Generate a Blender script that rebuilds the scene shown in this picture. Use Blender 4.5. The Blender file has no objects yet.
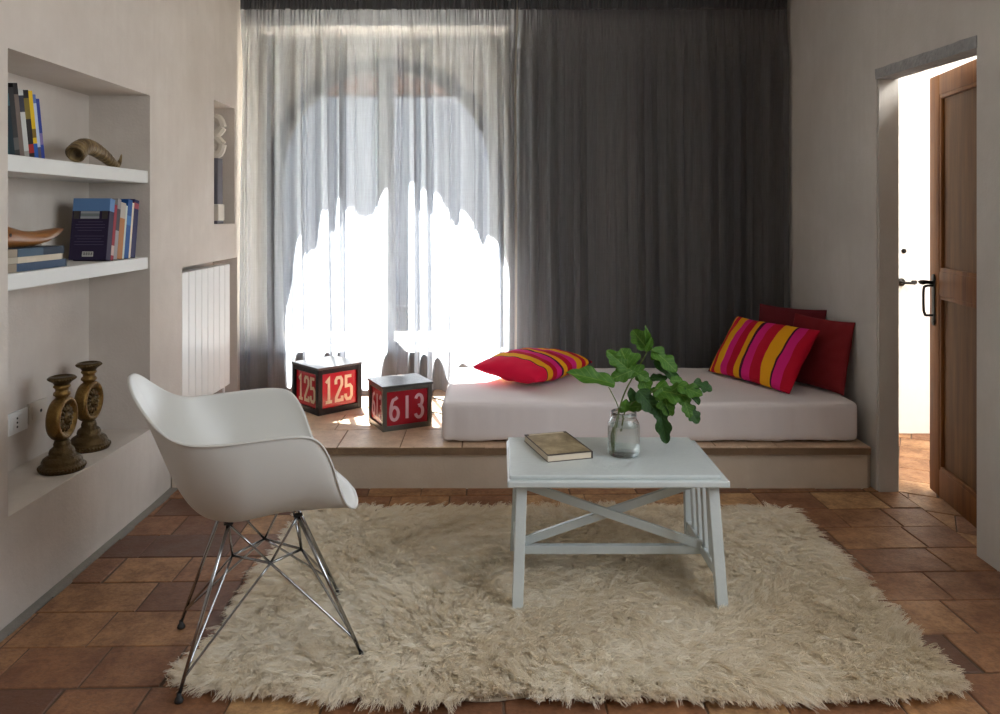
import bpy, bmesh, math, random
import numpy as np
from mathutils import Vector, Matrix, noise

C = bpy.context.scene.collection
R = math.radians
F, HX, HY, CAMZ = 778.0, 500.0, 213.0, 1.30      # focal length in pixels, horizon, eye height

def at(px, py, Y):
    """a pixel of the photograph at depth Y as a point of the room"""
    return Vector(((px - HX) * Y / F, Y, CAMZ - (py - HY) * Y / F))

def lin(r, g, b):
    f = lambda c: (c / 255 / 12.92) if c <= 10 else ((c / 255 + 0.055) / 1.055) ** 2.4
    return (f(r), f(g), f(b), 1.0)

# ------------------------------------------------------------------ materials
class NT:
    def __init__(self, name):
        self.m = bpy.data.materials.new(name); self.m.use_nodes = True
        self.t = self.m.node_tree; self.t.nodes.clear()
        self.out = self.n('ShaderNodeOutputMaterial')
    def n(self, kind, **kw):
        nd = self.t.nodes.new(kind)
        for k, v in kw.items():
            if k in nd.inputs: nd.inputs[k].default_value = v
            else: setattr(nd, k, v)
        return nd
    def l(self, a, b): self.t.links.new(a, b)
    def ramp(self, fac, stops, interp='LINEAR'):
        r = self.n('ShaderNodeValToRGB'); cr = r.color_ramp; cr.interpolation = interp
        while len(cr.elements) > 1: cr.elements.remove(cr.elements[-1])
        cr.elements[0].position = stops[0][0]; cr.elements[0].color = stops[0][1]
        for p, c in stops[1:]:
            e = cr.elements.new(p); e.color = c
        self.l(fac, r.inputs[0]); return r.outputs[0]
    def mix(self, fac, a, b, mode='MIX'):
        x = self.n('ShaderNodeMix', data_type='RGBA', blend_type=mode)
        if hasattr(fac, 'is_output'): self.l(fac, x.inputs[0])
        else: x.inputs[0].default_value = fac
        for v, k in ((a, 6), (b, 7)):
            if hasattr(v, 'is_output'): self.l(v, x.inputs[k])
            else: x.inputs[k].default_value = v
        return x.outputs[2]
    def coord(self, which='Object', scale=(1, 1, 1)):
        c = self.n('ShaderNodeTexCoord'); mp = self.n('ShaderNodeMapping')
        mp.inputs['Scale'].default_value = scale
        self.l(c.outputs[which], mp.inputs[0]); return mp.outputs[0]
    def noise(self, vec, scale, detail=4, rough=0.55):
        x = self.n('ShaderNodeTexNoise'); x.inputs['Scale'].default_value = scale
        x.inputs['Detail'].default_value = detail; x.inputs['Roughness'].default_value = rough
        self.l(vec, x.inputs['Vector']); return x.outputs['Fac']
    def bump(self, h, strength, dist=0.01):
        b = self.n('ShaderNodeBump'); b.inputs['Strength'].default_value = strength
        b.inputs['Distance'].default_value = dist; self.l(h, b.inputs['Height']); return b.outputs[0]
    def bsdf(self, color, rough=0.6, metal=0.0, normal=None, **kw):
        p = self.n('ShaderNodeBsdfPrincipled')
        if hasattr(color, 'is_output'): self.l(color, p.inputs['Base Color'])
        else: p.inputs['Base Color'].default_value = color
        if hasattr(rough, 'is_output'): self.l(rough, p.inputs['Roughness'])
        else: p.inputs['Roughness'].default_value = rough
        p.inputs['Metallic'].default_value = metal
        if normal is not None: self.l(normal, p.inputs['Normal'])
        for k, v in kw.items(): p.inputs[k].default_value = v
        return p.outputs[0]
    def done(self, sh): self.l(sh, self.out.inputs['Surface']); return self.m

def plain(name, color, rough=0.6, metal=0.0, var=0.12, vscale=25, bump=0.0, bscale=120, **kw):
    t = NT(name); v = t.coord('Object')
    d = tuple(c * (1 - var) for c in color[:3]) + (1,)
    col = t.mix(t.noise(v, vscale), d, color)
    nrm = t.bump(t.noise(v, bscale), bump) if bump else None
    return t.done(t.bsdf(col, rough, metal, nrm, **kw))

def plaster(name, color, dark, bump=0.2):
    t = NT(name); v = t.coord('Object')
    big = t.noise(v, 1.7, 5, 0.6); mid = t.noise(v, 7, 6, 0.65)
    strk = t.noise(t.coord('Object', (9, 9, 1.1)), 2.2, 5, 0.6)
    c = t.mix(t.ramp(big, [(0.3, (0, 0, 0, 1)), (0.7, (1, 1, 1, 1))]), dark, color)
    c = t.mix(t.ramp(mid, [(0.35, (0.35, 0.35, 0.35, 1)), (0.6, (0, 0, 0, 1))]), c, dark)
    c = t.mix(t.ramp(strk, [(0.45, (0, 0, 0, 1)), (0.75, (0.4, 0.4, 0.4, 1))]), c, dark)
    h = t.mix(0.5, t.noise(v, 14, 6, 0.6), t.noise(v, 90, 3))
    return t.done(t.bsdf(c, 0.9, 0, t.bump(h, bump, 0.012)))

def tile_mat(name, stops, rough=0.5, dirt=1.0):
    t = NT(name); v = t.coord('Object')
    a = t.n('ShaderNodeAttribute', attribute_name='tone')
    c = t.ramp(a.outputs['Fac'], stops)
    stain = t.noise(v, 9, 7, 0.7)
    c = t.mix(t.ramp(stain, [(0.40, (0, 0, 0, 1)), (0.62, (0.65 * dirt,) * 3 + (1,))]), c, lin(106, 68, 46))
    fine = t.noise(v, 60, 5, 0.7)
    c = t.mix(t.ramp(fine, [(0.3, (0.5 * dirt,) * 3 + (1,)), (0.55, (0, 0, 0, 1))]), c, lin(70, 42, 30))
    wear = t.noise(v, 26, 8, 0.75)
    c = t.mix(t.ramp(wear, [(0.66, (0, 0, 0, 1)), (0.78, (0.5, 0.5, 0.5, 1))]), c, lin(196, 150, 112))
    h = t.mix(0.5, t.noise(v, 22, 6, 0.65), t.noise(v, 110, 4))
    rg = t.ramp(stain, [(0.3, (rough - .12,) * 3 + (1,)), (0.7, (rough + .15,) * 3 + (1,))])
    return t.done(t.bsdf(c, rg, 0, t.bump(h, 0.3, 0.01)))

def wood(name, c1, c2, rough=0.45, axis='z', scale=1.0, bump=0.1):
    s = {'z': (14, 14, 0.9), 'x': (0.9, 14, 14), 'y': (14, 0.9, 14)}[axis]
    t = NT(name); v = t.coord('Object', tuple(k * scale for k in s))
    g = t.noise(v, 2.2, 7, 0.6); g2 = t.noise(t.coord('Object'), 3.0, 3)
    c = t.mix(t.ramp(g, [(0.33, (0, 0, 0, 1)), (0.68, (1, 1, 1, 1))]), c1, c2)
    c = t.mix(t.ramp(g2, [(0.4, (0, 0, 0, 1)), (0.7, (0.35, 0.35, 0.35, 1))]), c, c1)
    return t.done(t.bsdf(c, rough, 0, t.bump(g, bump, 0.004)))

def stripes(name, stops, axis=0):
    """woven stripes across a cushion, placed along its own length (-0.5..0.5)"""
    t = NT(name); v = t.coord('Object')
    s = t.n('ShaderNodeSeparateXYZ'); t.l(v, s.inputs[0])
    ad = t.n('ShaderNodeMath', operation='ADD'); ad.inputs[1].default_value = 0.5
    t.l(s.outputs[axis], ad.inputs[0])
    c = t.ramp(ad.outputs[0], stops, 'CONSTANT')
    w = t.noise(t.coord('Object', (1, 1, 1)), 380, 2)
    return t.done(t.bsdf(c, 0.85, 0, t.bump(w, 0.15, 0.002), **{'Specular IOR Level': 0.2}))

M = {}
M['plaster'] = plaster('wall_plaster', lin(217, 209, 200), lin(198, 188, 178))
M['plaster_grey'] = plaster('wall_plaster_grey', lin(208, 205, 200), lin(190, 186, 180))
M['bench_plaster'] = plaster('bench_plaster', lin(222, 208, 190), lin(204, 188, 168))
M['white_wall'] = plaster('white_wall', lin(240, 238, 233), lin(233, 231, 226), 0.1)
M['ceiling'] = plaster('ceiling_plaster', lin(225, 220, 212), lin(215, 210, 200), 0.15)
COTTO = [(0, lin(96, 64, 48)), (0.3, lin(134, 90, 62)), (0.55, lin(158, 110, 72)), (0.75, lin(178, 132, 88)), (1, lin(204, 162, 114))]
M['tile'] = tile_mat('terracotta', COTTO)
M['bench_tile'] = tile_mat('bench_terracotta', [(0, lin(204, 172, 144)), (0.5, lin(220, 190, 160)), (1, lin(230, 204, 176))], 0.45, 0.4)
M['cement'] = plain('cement', lin(150, 146, 138), 0.9, var=.3, bump=.3)
M['bench_grout'] = plain('bench_mortar', lin(150, 122, 94), 0.9, var=0.45, vscale=12, bump=0.4)
M['grout'] = plain('grout', lin(96, 76, 60), 0.9, bump=0.3)
M['white_paint'] = plain('white_shelf_paint', lin(226, 226, 222), 0.55, var=0.05, bump=0.05)
M['radiator'] = plain('radiator_enamel', lin(232, 232, 228), 0.3, var=0.02)
M['shell'] = plain('white_plastic', lin(200, 198, 191), 0.42, var=0.02)
M['chrome'] = plain('steel_wire', lin(170, 172, 174), 0.18, 1.0, var=0.1)
M['black_rubber'] = plain('black_rubber', lin(28, 27, 27), 0.6)
M['iron'] = plain('wrought_iron', lin(38, 35, 33), 0.45, 0.6, bump=0.15)
M['stone'] = plain('grey_stone', lin(176, 177, 178), 0.8, var=0.45, vscale=30, bump=0.8, bscale=60)
M['door_wood'] = wood('door_wood', lin(104, 58, 20), lin(146, 92, 40), 0.6)
M['door_panel'] = wood('door_panel_wood', lin(92, 58, 26), lin(126, 86, 44), 0.6)
M['dark_metal'] = plain('dark_metal', lin(40, 39, 40), 0.35, 0.7, var=0.35, vscale=30, bump=0.15)
M['zinc'] = plain('worn_zinc', lin(112, 108, 100), 0.35, 0.6, var=0.45, vscale=22, bump=0.15)
M['lid_metal'] = plain('worn_lid', lin(96, 94, 92), 0.3, 0.6, var=0.5, vscale=16, bump=0.2)
M['red_glass'] = plain('red_glass', lin(190, 18, 36), 0.2, var=0.18, vscale=9)
M['red_glass_deep'] = plain('deep_red_glass', lin(168, 16, 36), 0.25, var=0.15, vscale=9)
M['cream_paint'] = plain('cream_lettering', lin(236, 208, 178), 0.6, var=0.15, vscale=60)
M['pink_paint'] = plain('pale_pink_lettering', lin(226, 176, 184), 0.6, var=0.15, vscale=60)
M['sheet'] = plain('white_sheet', lin(234, 226, 226), 0.9, var=0.04, vscale=6, bump=0.08, bscale=300)
M['wine'] = plain('wine_red_cotton', lin(128, 14, 24), 0.9, var=0.15, bump=0.2, bscale=260)
M['deep_wine'] = plain('dark_wine_cotton', lin(104, 14, 28), 0.9, var=0.15, bump=0.2, bscale=260)
YL, CR, MG, PU = lin(232, 164, 24), lin(188, 16, 44), lin(214, 34, 122), lin(74, 20, 48)
M['table_paint'] = plain('chalky_table_paint', lin(208, 215, 213), 0.26, var=0.12, vscale=14, bump=0.12, bscale=60)
M['gilt'] = plain('aged_gilt', lin(140, 108, 56), 0.36, 0.8, var=0.6, vscale=20, bump=0.5, bscale=80)
M['gilt_dark'] = plain('dark_bronze', lin(98, 78, 46), 0.36, 0.75, var=0.5, vscale=30, bump=0.5, bscale=90)
M['paper'] = plain('book_pages', lin(222, 208, 184), 0.9, var=0.12, vscale=60)
M['stem'] = plain('fig_stem', lin(104, 122, 52), 0.6, var=0.3)
M['dark_wood'] = wood('shoe_last_wood', lin(120, 72, 26), lin(170, 112, 50), 0.3, 'y')
M['ivory'] = plain('ivory_wedge', lin(222, 214, 200), 0.6)
M['socket_white'] = plain('socket_white', lin(228, 228, 226), 0.4, var=0.02)
M['socket_beige'] = plain('socket_beige', lin(206, 196, 182), 0.5, var=0.03)
M['slate'] = plain('slate_grey', lin(112, 110, 116), 0.7)
M['frame_wood'] = plain('window_frame_paint', lin(50, 47, 44), 0.6)
M['terrace'] = plain('terrace_stone', lin(176, 170, 160), 0.9, vscale=3)

M['garden_wall'] = plaster('garden_wall_plaster', lin(136, 144, 160), lin(122, 130, 146))
def glass(name, ior=1.45, tint=(1, 1, 1, 1), rough=0.0, clear=0.15):
    t = NT(name)
    g = t.bsdf(tint, rough, 0, None, **{'Transmission Weight': 1.0, 'IOR': ior})
    tr = t.n('ShaderNodeBsdfTransparent'); tr.inputs['Color'].default_value = tint
    mx = t.n('ShaderNodeMixShader'); mx.inputs[0].default_value = clear; t.l(g, mx.inputs[1]); t.l(tr.outputs[0], mx.inputs[2])
    return t.done(mx.outputs[0])
M['jar_glass'] = glass('jar_glass', 1.38, lin(250, 253, 252))
M['water'] = glass('water', 1.26, lin(250, 253, 252), 0.0, 0.25)

def pane_mat():
    t = NT('window_glass')
    gl = t.n('ShaderNodeBsdfGlossy'); gl.inputs['Roughness'].default_value = 0.02
    tr = t.n('ShaderNodeBsdfTransparent'); tr.inputs['Color'].default_value = (0.93, 0.95, 0.95, 1)
    mx = t.n('ShaderNodeMixShader'); mx.inputs[0].default_value = 0.05; t.l(tr.outputs[0], mx.inputs[1]); t.l(gl.outputs[0], mx.inputs[2])
    return t.done(mx.outputs[0])
M['pane'] = pane_mat()

def curtain_mat():
    t = NT('grey_linen_gauze')
    v = t.coord('Object', (220, 220, 6)); th = t.noise(v, 1.0, 3, 0.6)
    v2 = t.coord('Object', (6, 6, 260)); tw = t.noise(v2, 1.0, 3, 0.6)
    wv = t.mix(0.22, th, tw)
    col = t.mix(wv, lin(90, 90, 92), lin(122, 122, 124))
    df = t.n('ShaderNodeBsdfDiffuse'); tl = t.n('ShaderNodeBsdfTranslucent'); tr = t.n('ShaderNodeBsdfTransparent')
    t.l(col, df.inputs[0]); tl.inputs[0].default_value = lin(182, 186, 194)
    m1 = t.n('ShaderNodeMixShader'); m1.inputs[0].default_value = 0.5
    t.l(df.outputs[0], m1.inputs[1]); t.l(tl.outputs[0], m1.inputs[2])
    m2 = t.n('ShaderNodeMixShader')
    fac = t.ramp(wv, [(0.35, (0.17,) * 3 + (1,)), (0.65, (0.36,) * 3 + (1,))])
    t.l(fac, m2.inputs[0]); t.l(m1.outputs[0], m2.inputs[1]); t.l(tr.outputs[0], m2.inputs[2])
    return t.done(m2.outputs[0])
M['curtain'] = curtain_mat()

def pile_mat():
    t = NT('wool_pile')
    a = t.n('ShaderNodeAttribute', attribute_name='tone')
    c = t.ramp(a.outputs['Fac'], [(0, lin(230, 217, 192)), (0.5, lin(244, 235, 217)), (1, lin(251, 246, 234))])
    d = t.n('ShaderNodeBsdfDiffuse'); tl = t.n('ShaderNodeBsdfTranslucent')
    t.l(c, d.inputs[0]); t.l(c, tl.inputs[0])
    mx = t.n('ShaderNodeMixShader'); mx.inputs[0].default_value = 0.5
    t.l(d.outputs[0], mx.inputs[1]); t.l(tl.outputs[0], mx.inputs[2])
    return t.done(mx.outputs[0])
M['pile'] = pile_mat()
M['backing'] = plain('rug_backing', lin(206, 192, 168), 0.95, bump=0.4)

def leaf_mat(name, c1, c2, vein):
    t = NT(name); v = t.coord('Object')
    s = t.n('ShaderNodeSeparateXYZ'); t.l(v, s.inputs[0])
    ab = t.n('ShaderNodeMath', operation='ABSOLUTE'); t.l(s.outputs[0], ab.inputs[0])
    c = t.mix(t.noise(v, 4.5, 3), c1, c2)
    sl = t.n('ShaderNodeMath', operation='MULTIPLY'); sl.inputs[1].default_value = 0.75; t.l(ab.outputs[0], sl.inputs[0])
    df = t.n('ShaderNodeMath', operation='SUBTRACT'); t.l(s.outputs[1], df.inputs[0]); t.l(sl.outputs[0], df.inputs[1])
    fr = t.n('ShaderNodeMath', operation='PINGPONG'); fr.inputs[1].default_value = 0.075; t.l(df.outputs[0], fr.inputs[0])
    side = t.ramp(fr.outputs[0], [(0.0, (1, 1, 1, 1)), (0.012, (0, 0, 0, 1))])
    midr = t.ramp(ab.outputs[0], [(0.008, (1, 1, 1, 1)), (0.02, (0, 0, 0, 1))])
    vm = t.n('ShaderNodeMath', operation='MAXIMUM'); t.l(side, vm.inputs[0]); t.l(midr, vm.inputs[1])
    vs = t.n('ShaderNodeMath', operation='MULTIPLY'); vs.inputs[1].default_value = 0.35; t.l(vm.outputs[0], vs.inputs[0])
    c = t.mix(vs.outputs[0], c, vein)
    p = t.bsdf(c, 0.5, 0, t.bump(t.noise(v, 14, 4), 0.25, 0.02), **{'Specular IOR Level': 0.3})
    tl = t.n('ShaderNodeBsdfTranslucent'); t.l(c, tl.inputs[0])
    mx = t.n('ShaderNodeMixShader'); mx.inputs[0].default_value = 0.3
    t.l(p, mx.inputs[1]); t.l(tl.outputs[0], mx.inputs[2])
    return t.done(mx.outputs[0])
M['leaf'] = leaf_mat('fig_leaf', lin(50, 90, 26), lin(82, 126, 38), lin(150, 176, 84))
M['leaf_dark'] = leaf_mat('dark_fig_leaf', lin(32, 62, 28), lin(52, 88, 36), lin(96, 132, 70))

# ------------------------------------------------------------------ geometry helpers
def obj(name, bm, mat, parent=None, smooth=False, matrix=None, auto=None):
    me = bpy.data.meshes.new(name); bmesh.ops.recalc_face_normals(bm, faces=bm.faces[:]) if auto != 'keep' else None
    bm.to_mesh(me); bm.free()
    o = bpy.data.objects.new(name, me); C.objects.link(o)
    for m in (mat if isinstance(mat, (list, tuple)) else [mat]): me.materials.append(m)
    if smooth: me.polygons.foreach_set('use_smooth', [True] * len(me.polygons))
    if parent is not None: o.parent = parent
    if matrix is not None: o.matrix_local = matrix
    return o

def sharp(o, deg=35):
    """smooth shading with sharp edges kept"""
    me = o.data
    me.polygons.foreach_set('use_smooth', [True] * len(me.polygons))
    me.set_sharp_from_angle(angle=R(deg))
    return o

def tag(o, label=None, cat=None, group=None, kind=None):
    if label: o['label'] = label
    if cat: o['category'] = cat
    if group: o['group'] = group
    if kind: o['kind'] = kind
    return o

def thing(name, label, cat, loc=(0, 0, 0), rotz=0.0, group=None):
    o = bpy.data.objects.new(name, None); C.objects.link(o)
    o.location = loc; o.rotation_euler = (0, 0, rotz); o.empty_display_size = 0.1
    return tag(o, label, cat, group)

def dup(o, parent=None):
    c = o.copy(); C.objects.link(c)
    if parent is not None: c.parent = parent
    for ch in list(o.children): dup(ch, c)
    return c

def addbox(bm, size, loc=(0, 0, 0), rot=None, bevel=0.0, seg=2):
    r = bmesh.ops.create_cube(bm, size=1.0); vs = r['verts']
    bmesh.ops.scale(bm, vec=size, verts=vs)
    if bevel:
        es = list({e for v in vs for e in v.link_edges})
        g = bmesh.ops.bevel(bm, geom=es, offset=bevel, segments=seg, affect='EDGES', profile=0.5, clamp_overlap=True)
        vs = list({v for f in g['faces'] for v in f.verts} | {v for v in vs if v.is_valid})
        vs = list({v for v in vs} | {w for v in vs for f in v.link_faces for w in f.verts})
    if rot is not None: bmesh.ops.rotate(bm, cent=(0, 0, 0), matrix=rot, verts=vs)
    bmesh.ops.translate(bm, vec=loc, verts=vs)
    return vs

def bar(bm, a, b, w, d, up=(0, 0, 1), bevel=0.0):
    """a rectangular bar from a to b: w across `up`-perpendicular, d along up"""
    a, b = Vector(a), Vector(b); z = (b - a); L = z.length; z.normalize()
    x = Vector(up).cross(z)
    if x.length < 1e-6: x = Vector((1, 0, 0))
    x.normalize(); y = z.cross(x)
    m = Matrix((x, y, z)).transposed()
    return addbox(bm, (w, d, L), (a + b) / 2, m, bevel)

def prism(bm, plan, z0, z1):
    lo = [bm.verts.new((x, y, z0)) for x, y in plan]; hi = [bm.verts.new((x, y, z1)) for x, y in plan]
    n = len(plan)
    bm.faces.new(lo[::-1]); bm.faces.new(hi)
    for i in range(n): bm.faces.new((lo[i], lo[(i + 1) % n], hi[(i + 1) % n], hi[i]))

def lathe(bm, prof, n=48, loc=(0, 0, 0), mat=None):
    """prof: (r, z) pairs; ends closed where r is 0"""
    rings = []
    for r, z in prof:
        if r < 1e-6: rings.append([bm.verts.new((0, 0, z))])
        else: rings.append([bm.verts.new((r * math.cos(2 * math.pi * k / n), r * math.sin(2 * math.pi * k / n), z)) for k in range(n)])
    fs = []
    for A, B in zip(rings, rings[1:]):
        for k in range(n):
            j = (k + 1) % n
            if len(A) == 1 and len(B) == 1: continue
            if len(A) == 1: fs.append(bm.faces.new((A[0], B[k], B[j])))
            elif len(B) == 1: fs.append(bm.faces.new((A[k], A[j], B[0])))
            else: fs.append(bm.faces.new((A[k], A[j], B[j], B[k])))
    vs = [v for r in rings for v in r]
    m = (mat or Matrix.Identity(4))
    bmesh.ops.transform(bm, matrix=Matrix.Translation(loc) @ m, verts=vs)
    return vs

def spline(pts, n=8):
    P = [Vector(p) for p in pts]; out = []
    for i in range(len(P) - 1):
        p0, p1, p2, p3 = P[max(i - 1, 0)], P[i], P[i + 1], P[min(i + 2, len(P) - 1)]
        for k in range(n):
            t = k / n
            out.append(0.5 * ((2 * p1) + (p2 - p0) * t + (2 * p0 - 5 * p1 + 4 * p2 - p3) * t * t + (3 * p1 - p0 - 3 * p2 + p3) * t ** 3))
    out.append(P[-1]); return out

def interp(vals, n):
    out = []
    for i in range(len(vals) - 1):
        for k in range(n): out.append(vals[i] + (vals[i + 1] - vals[i]) * k / n)
    return out + [vals[-1]]

def tube(bm, pts, rad, n=8, cap=True, flat=1.0):
    pts = [Vector(p) for p in pts]
    if not isinstance(rad, (list, tuple)): rad = [rad] * len(pts)
    t0 = (pts[1] - pts[0]).normalized()
    u = t0.orthogonal().normalized(); rings = []
    for i, p in enumerate(pts):
        t = (pts[min(i + 1, len(pts) - 1)] - pts[max(i - 1, 0)]).normalized()
        u = (u - t * u.dot(t))
        u = u.normalized() if u.length > 1e-6 else t.orthogonal().normalized()
        w = t.cross(u)
        rings.append([bm.verts.new(p + (u * math.cos(2 * math.pi * k / n) + w * math.sin(2 * math.pi * k / n) * flat) * rad[i]) for k in range(n)])
    for A, B in zip(rings, rings[1:]):
        for k in range(n): bm.faces.new((A[k], A[(k + 1) % n], B[(k + 1) % n], B[k]))
    if cap:
        bm.faces.new(rings[0][::-1]); bm.faces.new(rings[-1])
    return rings

def voxel(xs, ys, zs, solid, bevel=0.012, seg=3):
    """solid cells of a grid as one welded shell, its corners softened"""
    bm = bmesh.new(); V = {}
    def v(i, j, k):
        if (i, j, k) not in V: V[(i, j, k)] = bm.verts.new((xs[i], ys[j], zs[k]))
        return V[(i, j, k)]
    nx, ny, nz = len(xs) - 1, len(ys) - 1, len(zs) - 1
    S = lambda i, j, k: 0 <= i < nx and 0 <= j < ny and 0 <= k < nz and solid(
        (xs[i] + xs[i + 1]) / 2, (ys[j] + ys[j + 1]) / 2, (zs[k] + zs[k + 1]) / 2)
    for i in range(nx):
        for j in range(ny):
            for k in range(nz):
                if not S(i, j, k): continue
                if not S(i - 1, j, k): bm.faces.new((v(i, j, k), v(i, j, k + 1), v(i, j + 1, k + 1), v(i, j + 1, k)))
                if not S(i + 1, j, k): bm.faces.new((v(i + 1, j, k), v(i + 1, j + 1, k), v(i + 1, j + 1, k + 1), v(i + 1, j, k + 1)))
                if not S(i, j - 1, k): bm.faces.new((v(i, j, k), v(i + 1, j, k), v(i + 1, j, k + 1), v(i, j, k + 1)))
                if not S(i, j + 1, k): bm.faces.new((v(i, j + 1, k), v(i, j + 1, k + 1), v(i + 1, j + 1, k + 1), v(i + 1, j + 1, k)))
                if not S(i, j, k - 1): bm.faces.new((v(i, j, k), v(i, j + 1, k), v(i + 1, j + 1, k), v(i + 1, j, k)))
                if not S(i, j, k + 1): bm.faces.new((v(i, j, k + 1), v(i + 1, j, k + 1), v(i + 1, j + 1, k + 1), v(i, j + 1, k + 1)))
    if bevel:
        es = [e for e in bm.edges if len(e.link_faces) == 2 and e.calc_face_angle(0) > 0.5]
        bmesh.ops.bevel(bm, geom=es, offset=bevel, segments=seg, affect='EDGES', profile=0.5)
    return bm

def softbox(sx, sy, sz, r, nx, ny, nz, fn=None):
    """rounded box standing on z=0, its surface moved by fn(p, normal)"""
    def cuts(s, n):
        m = [-s / 2, -s / 2 + r * .25, -s / 2 + r * .6]
        c = [-s / 2 + r + (s - 2 * r) * k / n for k in range(n + 1)]
        return m + c + [s / 2 - r * .6, s / 2 - r * .25, s / 2]
    X, Y, Z = cuts(sx, nx), cuts(sy, ny), cuts(sz, nz)
    bm = bmesh.new()
    def grid(A, B, f):
        g = [[bm.verts.new(f(a, b)) for b in B] for a in A]
        for i in range(len(A) - 1):
            for j in range(len(B) - 1): bm.faces.new((g[i][j], g[i + 1][j], g[i + 1][j + 1], g[i][j + 1]))
    for s in (-1, 1):
        grid(Y, Z, lambda a, b: (s * sx / 2, a, b)); grid(X, Z, lambda a, b: (a, s * sy / 2, b)); grid(X, Y, lambda a, b: (a, b, s * sz / 2))
    bmesh.ops.remove_doubles(bm, verts=bm.verts[:], dist=1e-6)
    for v in bm.verts:
        q = v.co; inn = Vector((max(-sx / 2 + r, min(sx / 2 - r, q.x)), max(-sy / 2 + r, min(sy / 2 - r, q.y)), max(-sz / 2 + r, min(sz / 2 - r, q.z))))
        d = q - inn
        nrm = d.normalized() if d.length > 1e-9 else Vector((0, 0, 1))
        p = inn + nrm * r
        if fn: p = fn(p, nrm)
        v.co = p + Vector((0, 0, sz / 2))
    return bm

def clip_poly(poly, x0, x1, y0, y1):
    def cl(P, ins, cut):
        out = []
        for i in range(len(P)):
            a, b = P[i - 1], P[i]
            if ins(b):
                if not ins(a): out.append(cut(a, b))
                out.append(b)
            elif ins(a): out.append(cut(a, b))
        return out
    def cx(x): return lambda a, b: (x, a[1] + (b[1] - a[1]) * (x - a[0]) / (b[0] - a[0]))
    def cy(y): return lambda a, b: (a[0] + (b[0] - a[0]) * (y - a[1]) / (b[1] - a[1]), y)
    for ins, cut in ((lambda p: p[0] >= x0, cx(x0)), (lambda p: p[0] <= x1, cx(x1)), (lambda p: p[1] >= y0, cy(y0)), (lambda p: p[1] <= y1, cy(y1))):
        if poly: poly = cl(poly, ins, cut)
    return poly

def tiles(name, rect, z, pitch, lens, ang, org, seed, mats, depth=0.06, grout=0.005, shift_rows=None, parent=None, tones=None):
    """a tiled surface: every tile a slightly uneven slab set in grout, one mesh"""
    rng = random.Random(seed); x0, x1, y0, y1 = rect
    bm = bmesh.new(); tone = []
    addbox(bm, (x1 - x0, y1 - y0, depth - 0.004), ((x0 + x1) / 2, (y0 + y1) / 2, z - 0.004 - (depth - 0.004) / 2))
    for f in bm.faces: f.material_index = 1
    tone += [0.5] * len(bm.faces)
    ca, sa = math.cos(ang), math.sin(ang); rad = math.hypot(x1 - x0, y1 - y0)
    nrow = int(rad / pitch) + 2
    for r in range(-nrow, nrow):
        b0 = r * pitch + rng.uniform(-.004, .004); b1 = (r + 1) * pitch + rng.uniform(-.004, .004)
        a = -rad - rng.random() * 0.3
        while a < rad:
            L = rng.uniform(*lens); g = grout / 2 * rng.uniform(.7, 1.5)
            j = lambda: rng.uniform(-.003, .003)
            q = [(a + g + j(), b0 + g), (a + L - g + j(), b0 + g), (a + L - g + j(), b1 - g), (a + g + j(), b1 - g)]
            a += L
            pl = [(org[0] + u * ca - v * sa, org[1] + u * sa + v * ca) for u, v in q]
            pl = clip_poly(pl, x0, x1, y0, y1)
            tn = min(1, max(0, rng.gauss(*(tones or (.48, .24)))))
            if len(pl) < 3: continue
            ar = 0.5 * abs(sum(pl[i - 1][0] * pl[i][1] - pl[i][0] * pl[i - 1][1] for i in range(len(pl))))
            if ar < 0.0006: continue
            cx = sum(p[0] for p in pl) / len(pl); cy = sum(p[1] for p in pl) / len(pl)
            zt = z + rng.uniform(-.0012, 0); tx, ty = rng.uniform(-.006, .006), rng.uniform(-.006, .006)
            lo = [bm.verts.new((x, y, z - .006)) for x, y in pl]; md = []; hi = []
            for x, y in pl:
                d = math.hypot(x - cx, y - cy); s = max(0, 1 - .004 / max(d, .01))
                zz = zt + (x - cx) * tx + (y - cy) * ty
                md.append(bm.verts.new((x, y, zz - .002))); hi.append(bm.verts.new((cx + (x - cx) * s, cy + (y - cy) * s, zz)))
            n = len(pl); bm.faces.new(hi); tone.append(tn)
            for A, B in ((lo, md), (md, hi)):
                for i in range(n): bm.faces.new((A[i], A[(i + 1) % n], B[(i + 1) % n], B[i])); tone.append(tn * .9)
    o = obj(name, bm, mats, parent)
    at_ = o.data.attributes.new('tone', 'FLOAT', 'FACE'); at_.data.foreach_set('value', tone)
    return o
SUN_E, FILL_E, HALL_E, SKY_E, EXPO = 58.0, 30.0, 44.0, 0.14, 1.2
# ------------------------------------------------------------------ the setting
S = lambda o, label=None, cat=None: tag(o, label, cat, None, 'structure')
XL = -1.55                                   # left wall face
YF, YB = -2.2, 4.86                          # wall behind the camera, wall behind the curtains
ZC = 2.72
S(tiles('floor', (-2.0, 1.86, YF - .1, 5.0), 0.0, 0.203, (.20, .33), R(1.6), (0.0, 2.165), 11, [M['tile'], M['grout']]),
  'worn terracotta tile floor of the room', 'floor')
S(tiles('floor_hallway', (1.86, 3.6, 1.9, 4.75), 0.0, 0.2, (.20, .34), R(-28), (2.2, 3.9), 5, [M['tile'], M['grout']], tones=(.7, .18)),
  'sunlit terracotta tile floor beyond the open door', 'floor')

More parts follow.
